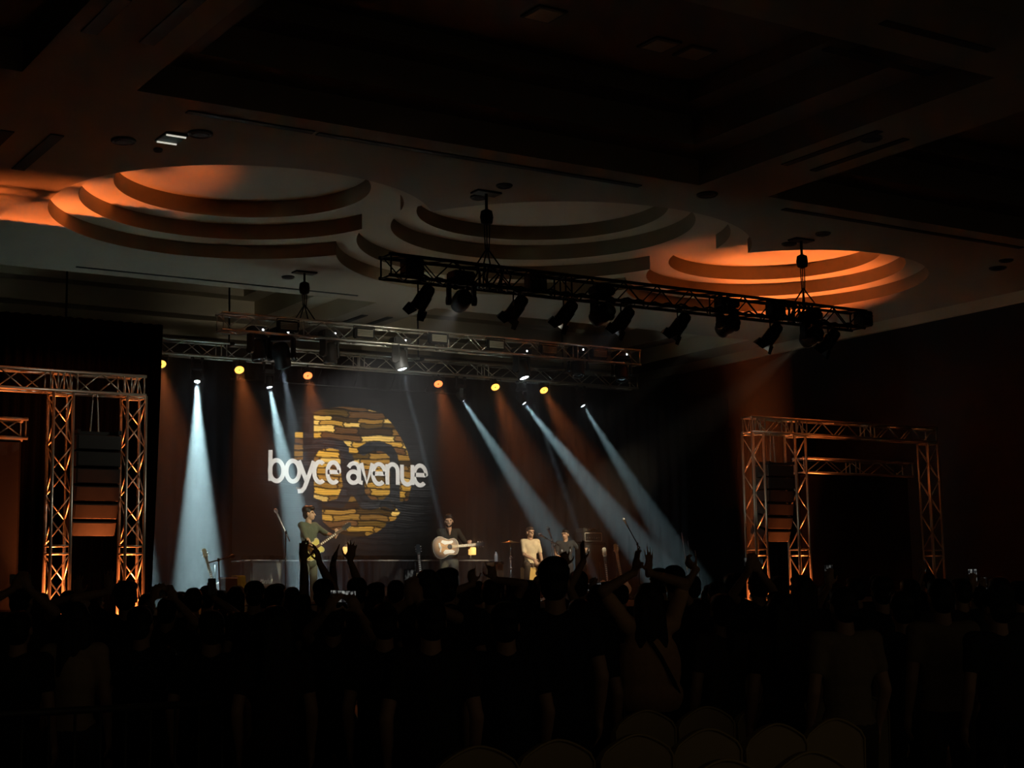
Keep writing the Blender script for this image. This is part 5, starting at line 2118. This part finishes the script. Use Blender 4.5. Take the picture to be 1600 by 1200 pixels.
phone('tiny lit mobile phone in front of the bass cabinet', (926, 917), 14, True, 1)
phone('tiny dim mobile phone at the right frame edge', (1537, 912), 18, False, 0)
raised(1448, 893, 20.3, 'tiny dark person far back holding a lit phone before the far right tower', {-1: dict(wrist=(1442, 893), tip=(1442, 884), depth=19.95, curl=.9)}, 'people filming with phones', hair='short')
raised(933, 923, 14.3, 'dark person holding a tiny lit phone below the bass cabinet', {-1: dict(wrist=(925, 926), tip=(926, 916), depth=13.95, curl=.9)}, 'people filming with phones', hair='short')
raised(1545, 917, 18.3, 'dark person far back with a dim phone at the right frame edge', {-1: dict(wrist=(1537, 921), tip=(1537, 912), depth=17.95, curl=.9)}, 'people filming with phones', hair='short')
raised(716, 926, 15.4, 'dark person far back with a bright phone below the singer', {-1: dict(wrist=(709, 934), tip=(709, 924), depth=14.95, curl=.9)}, 'people filming with phones', hair='short')
# cap wearer beside the clapping woman
crowd(1052, 882, 13, 'cap', 'dark person in a cap right behind the clapping woman')
# shoulder bag strap of the woman
bm = BM()
wl = W_P.matrix_basis if False else None
add_path(bm, [(-.10, -.02, 1.45), (-.06, -.12, 1.36), (.04, -.145, 1.2), (.13, -.13, 1.03), (.2, -.05, .9)], .016, 6)
obj('bag_strap', bm, M_BLACK, W_P, True)


# ------------------------------------------------------------------ covered banquet chairs and the barrier
M_COVER = mat('chair_cover', (.40, .31, .18), .85, noise=.08, nscale=6, bump=.1, bscale=20)


def chair_meshes():
    out = {}
    w2 = .20
    top = []
    for i in range(17):
        u = -1 + 2 * i / 16
        top.append((u * w2, .90 - .085 * abs(u) ** 1.7 - .02 * (abs(u) > .97)))
    poly = [(-w2 * .93, .44)] + top + [(w2 * .93, .44)]
    bm = BM()
    rows_ = []
    for x, z in top:
        kx = x * .93
        rows_.append([bm.verts.new(v) for v in ((kx, -.03, .44), (x, -.03, .66), (x, -.026, z - .012), (x, -.012, z), (x, .01, z), (x, .025, z - .012), (x, .025, .66), (kx, .03, .44))])
    for a, b in zip(rows_, rows_[1:]):
        for q in range(7):
            bm.faces.new((a[q], b[q], b[q + 1], a[q + 1]))
        bm.faces.new((a[7], b[7], b[0], a[0]))
    bm.faces.new(rows_[0])
    bm.faces.new(rows_[-1][::-1])
    out['backrest'] = mesh_from(bm, M_COVER)
    bm = BM()
    add_path(bm, [(x * 1.005, -.032, z) for x, z in poly], .006, 6)
    out['piping'] = mesh_from(bm, mat('gold_piping', (.45, .34, .14), .6, noise=.1), 'piping', True)
    out['seat'] = mesh_from(bevel_box((.42, .42, .08), .02, (0, .22, .43)), M_COVER)
    bm = BM()
    n_ = 64
    ring = []
    for i in range(n_):
        a = 2 * PI * i / n_
        sx = max(-1, min(1, 1.35 * math.cos(a))) * .21
        sy = max(-1, min(1, 1.35 * math.sin(a))) * .21 + .21
        k = 1 + .05 * math.sin(a * 10)
        ring.append(((sx, sy), (sx * 1.04 * k, (sy - .21) * 1.04 * k + .21)))
    A = [bm.verts.new((p[0][0], p[0][1], .41)) for p in ring]
    B = [bm.verts.new((p[1][0], p[1][1], .06)) for p in ring]
    for i in range(n_):
        j = (i + 1) % n_
        bm.faces.new((A[i], A[j], B[j], B[i]))
    out['skirt'] = mesh_from(bm, M_COVER, 'skirt', True)
    bm = BM()
    add_tube(bm, (0, 0, 0), (0, 0, .42), .013)
    out['leg'] = mesh_from(bm, M_BLACK, 'leg', True)
    return out


CH = chair_meshes()


def chair(x, y, label, yaw=0.0):
    t = thing('banquet_chair', label, 'chair', (x, y, 0), yaw, 'covered banquet chairs in rows')
    b = new_obj('backrest', CH['backrest'], None, t)
    new_obj('piping', CH['piping'], None, b)
    new_obj('seat', CH['seat'], None, t)
    new_obj('skirt', CH['skirt'], None, t)
    for sx in (-.18, .18):
        for sy in (.05, .4):
            new_obj('leg', CH['leg'], None, t, Matrix.Translation((sx, sy, 0)))


ORD = ['first', 'second', 'third', 'fourth', 'fifth', 'sixth', 'seventh', 'eighth']
ROWS = [(4.66, [3.04, 3.48, 3.92, 4.36], 'covered banquet chair in the nearest row, %s from the left'),
        (5.78, [3.52, 3.94, 4.36, 4.78, 5.2, 5.62], 'covered banquet chair in the second row, %s from the left'),
        (6.97, [5.34, 5.76, 6.19, 6.62, 7.04], 'covered banquet chair in the third row, %s from the left')]
for y, xs, lab in ROWS:
    for i, x in enumerate(xs):
        chair(x, y + random.uniform(-.02, .02), lab % ORD[i], random.uniform(-.04, .04))
for i, px in enumerate((238, 312)):
    c = at_z(px, 1062, .9)
    chair(c.x, c.y, ('covered banquet chair behind the metal barrier, left one', 'covered banquet chair behind the metal barrier, right one')[i])

YB = 7.95
t = thing('crowd_barrier', 'low metal crowd barrier at the lower left', 'barrier', (1.35, YB, 0))
x1 = 2.0
for z, nm in ((1.0, 'top_rail'), (.18, 'bottom_rail')):
    bm = BM()
    add_tube(bm, (0, 0, z), (x1, 0, z), .019)
    obj(nm, bm, M_GREYP, t, True)
bar = tube_mesh(.82, .008, M_GREYP, 8)
for i in range(15):
    new_obj('bar', bar, None, t, Matrix.Translation((.07 + .1325 * i, 0, .18)))
for x in (0, x1):
    bm = BM()
    add_tube(bm, (x, 0, 0), (x, 0, 1.0), .019)
    obj('post', bm, M_GREYP, t, True)
for x in (.3, x1 - .3):
    obj('foot', bevel_box((.05, .55, .02), .004, (x, 0, .01)), M_GREYP, t)
    bm = BM()
    add_tube(bm, (x, 0, .01), (x, 0, .19), .014)
    obj('foot_post', bm, M_GREYP, t, True)

# ------------------------------------------------------------------ haze over the stage
def haze(lo, hi, dens, label):
    m = bpy.data.materials.new('haze')
    m.use_nodes = True
    nt = m.node_tree
    nt.nodes.remove(nt.nodes['Principled BSDF'])
    v = nt.nodes.new('ShaderNodeVolumeScatter')
    v.inputs['Color'].default_value = (1, 1, 1, 1)
    v.inputs['Density'].default_value = dens
    v.inputs['Anisotropy'].default_value = 0.55
    nt.links.new(v.outputs[0], nt.nodes['Material Output'].inputs['Volume'])
    bm = BM()
    add_box(bm, [(a + b) / 2 for a, b in zip(lo, hi)], [b - a for a, b in zip(lo, hi)])
    return tag(obj('stage_haze', bm, m), label, 'haze', kind='stuff')


haze((8.7, 23.3, STAGE_Z + .02), (22.0, 28.9, 7.3), HAZE, 'haze over the stage that shows the light beams')
haze((10.0, 18.2, 3.2), (20.5, 23.28, 7.3), HAZE * .09, 'thin haze in front of the stage below the black truss')
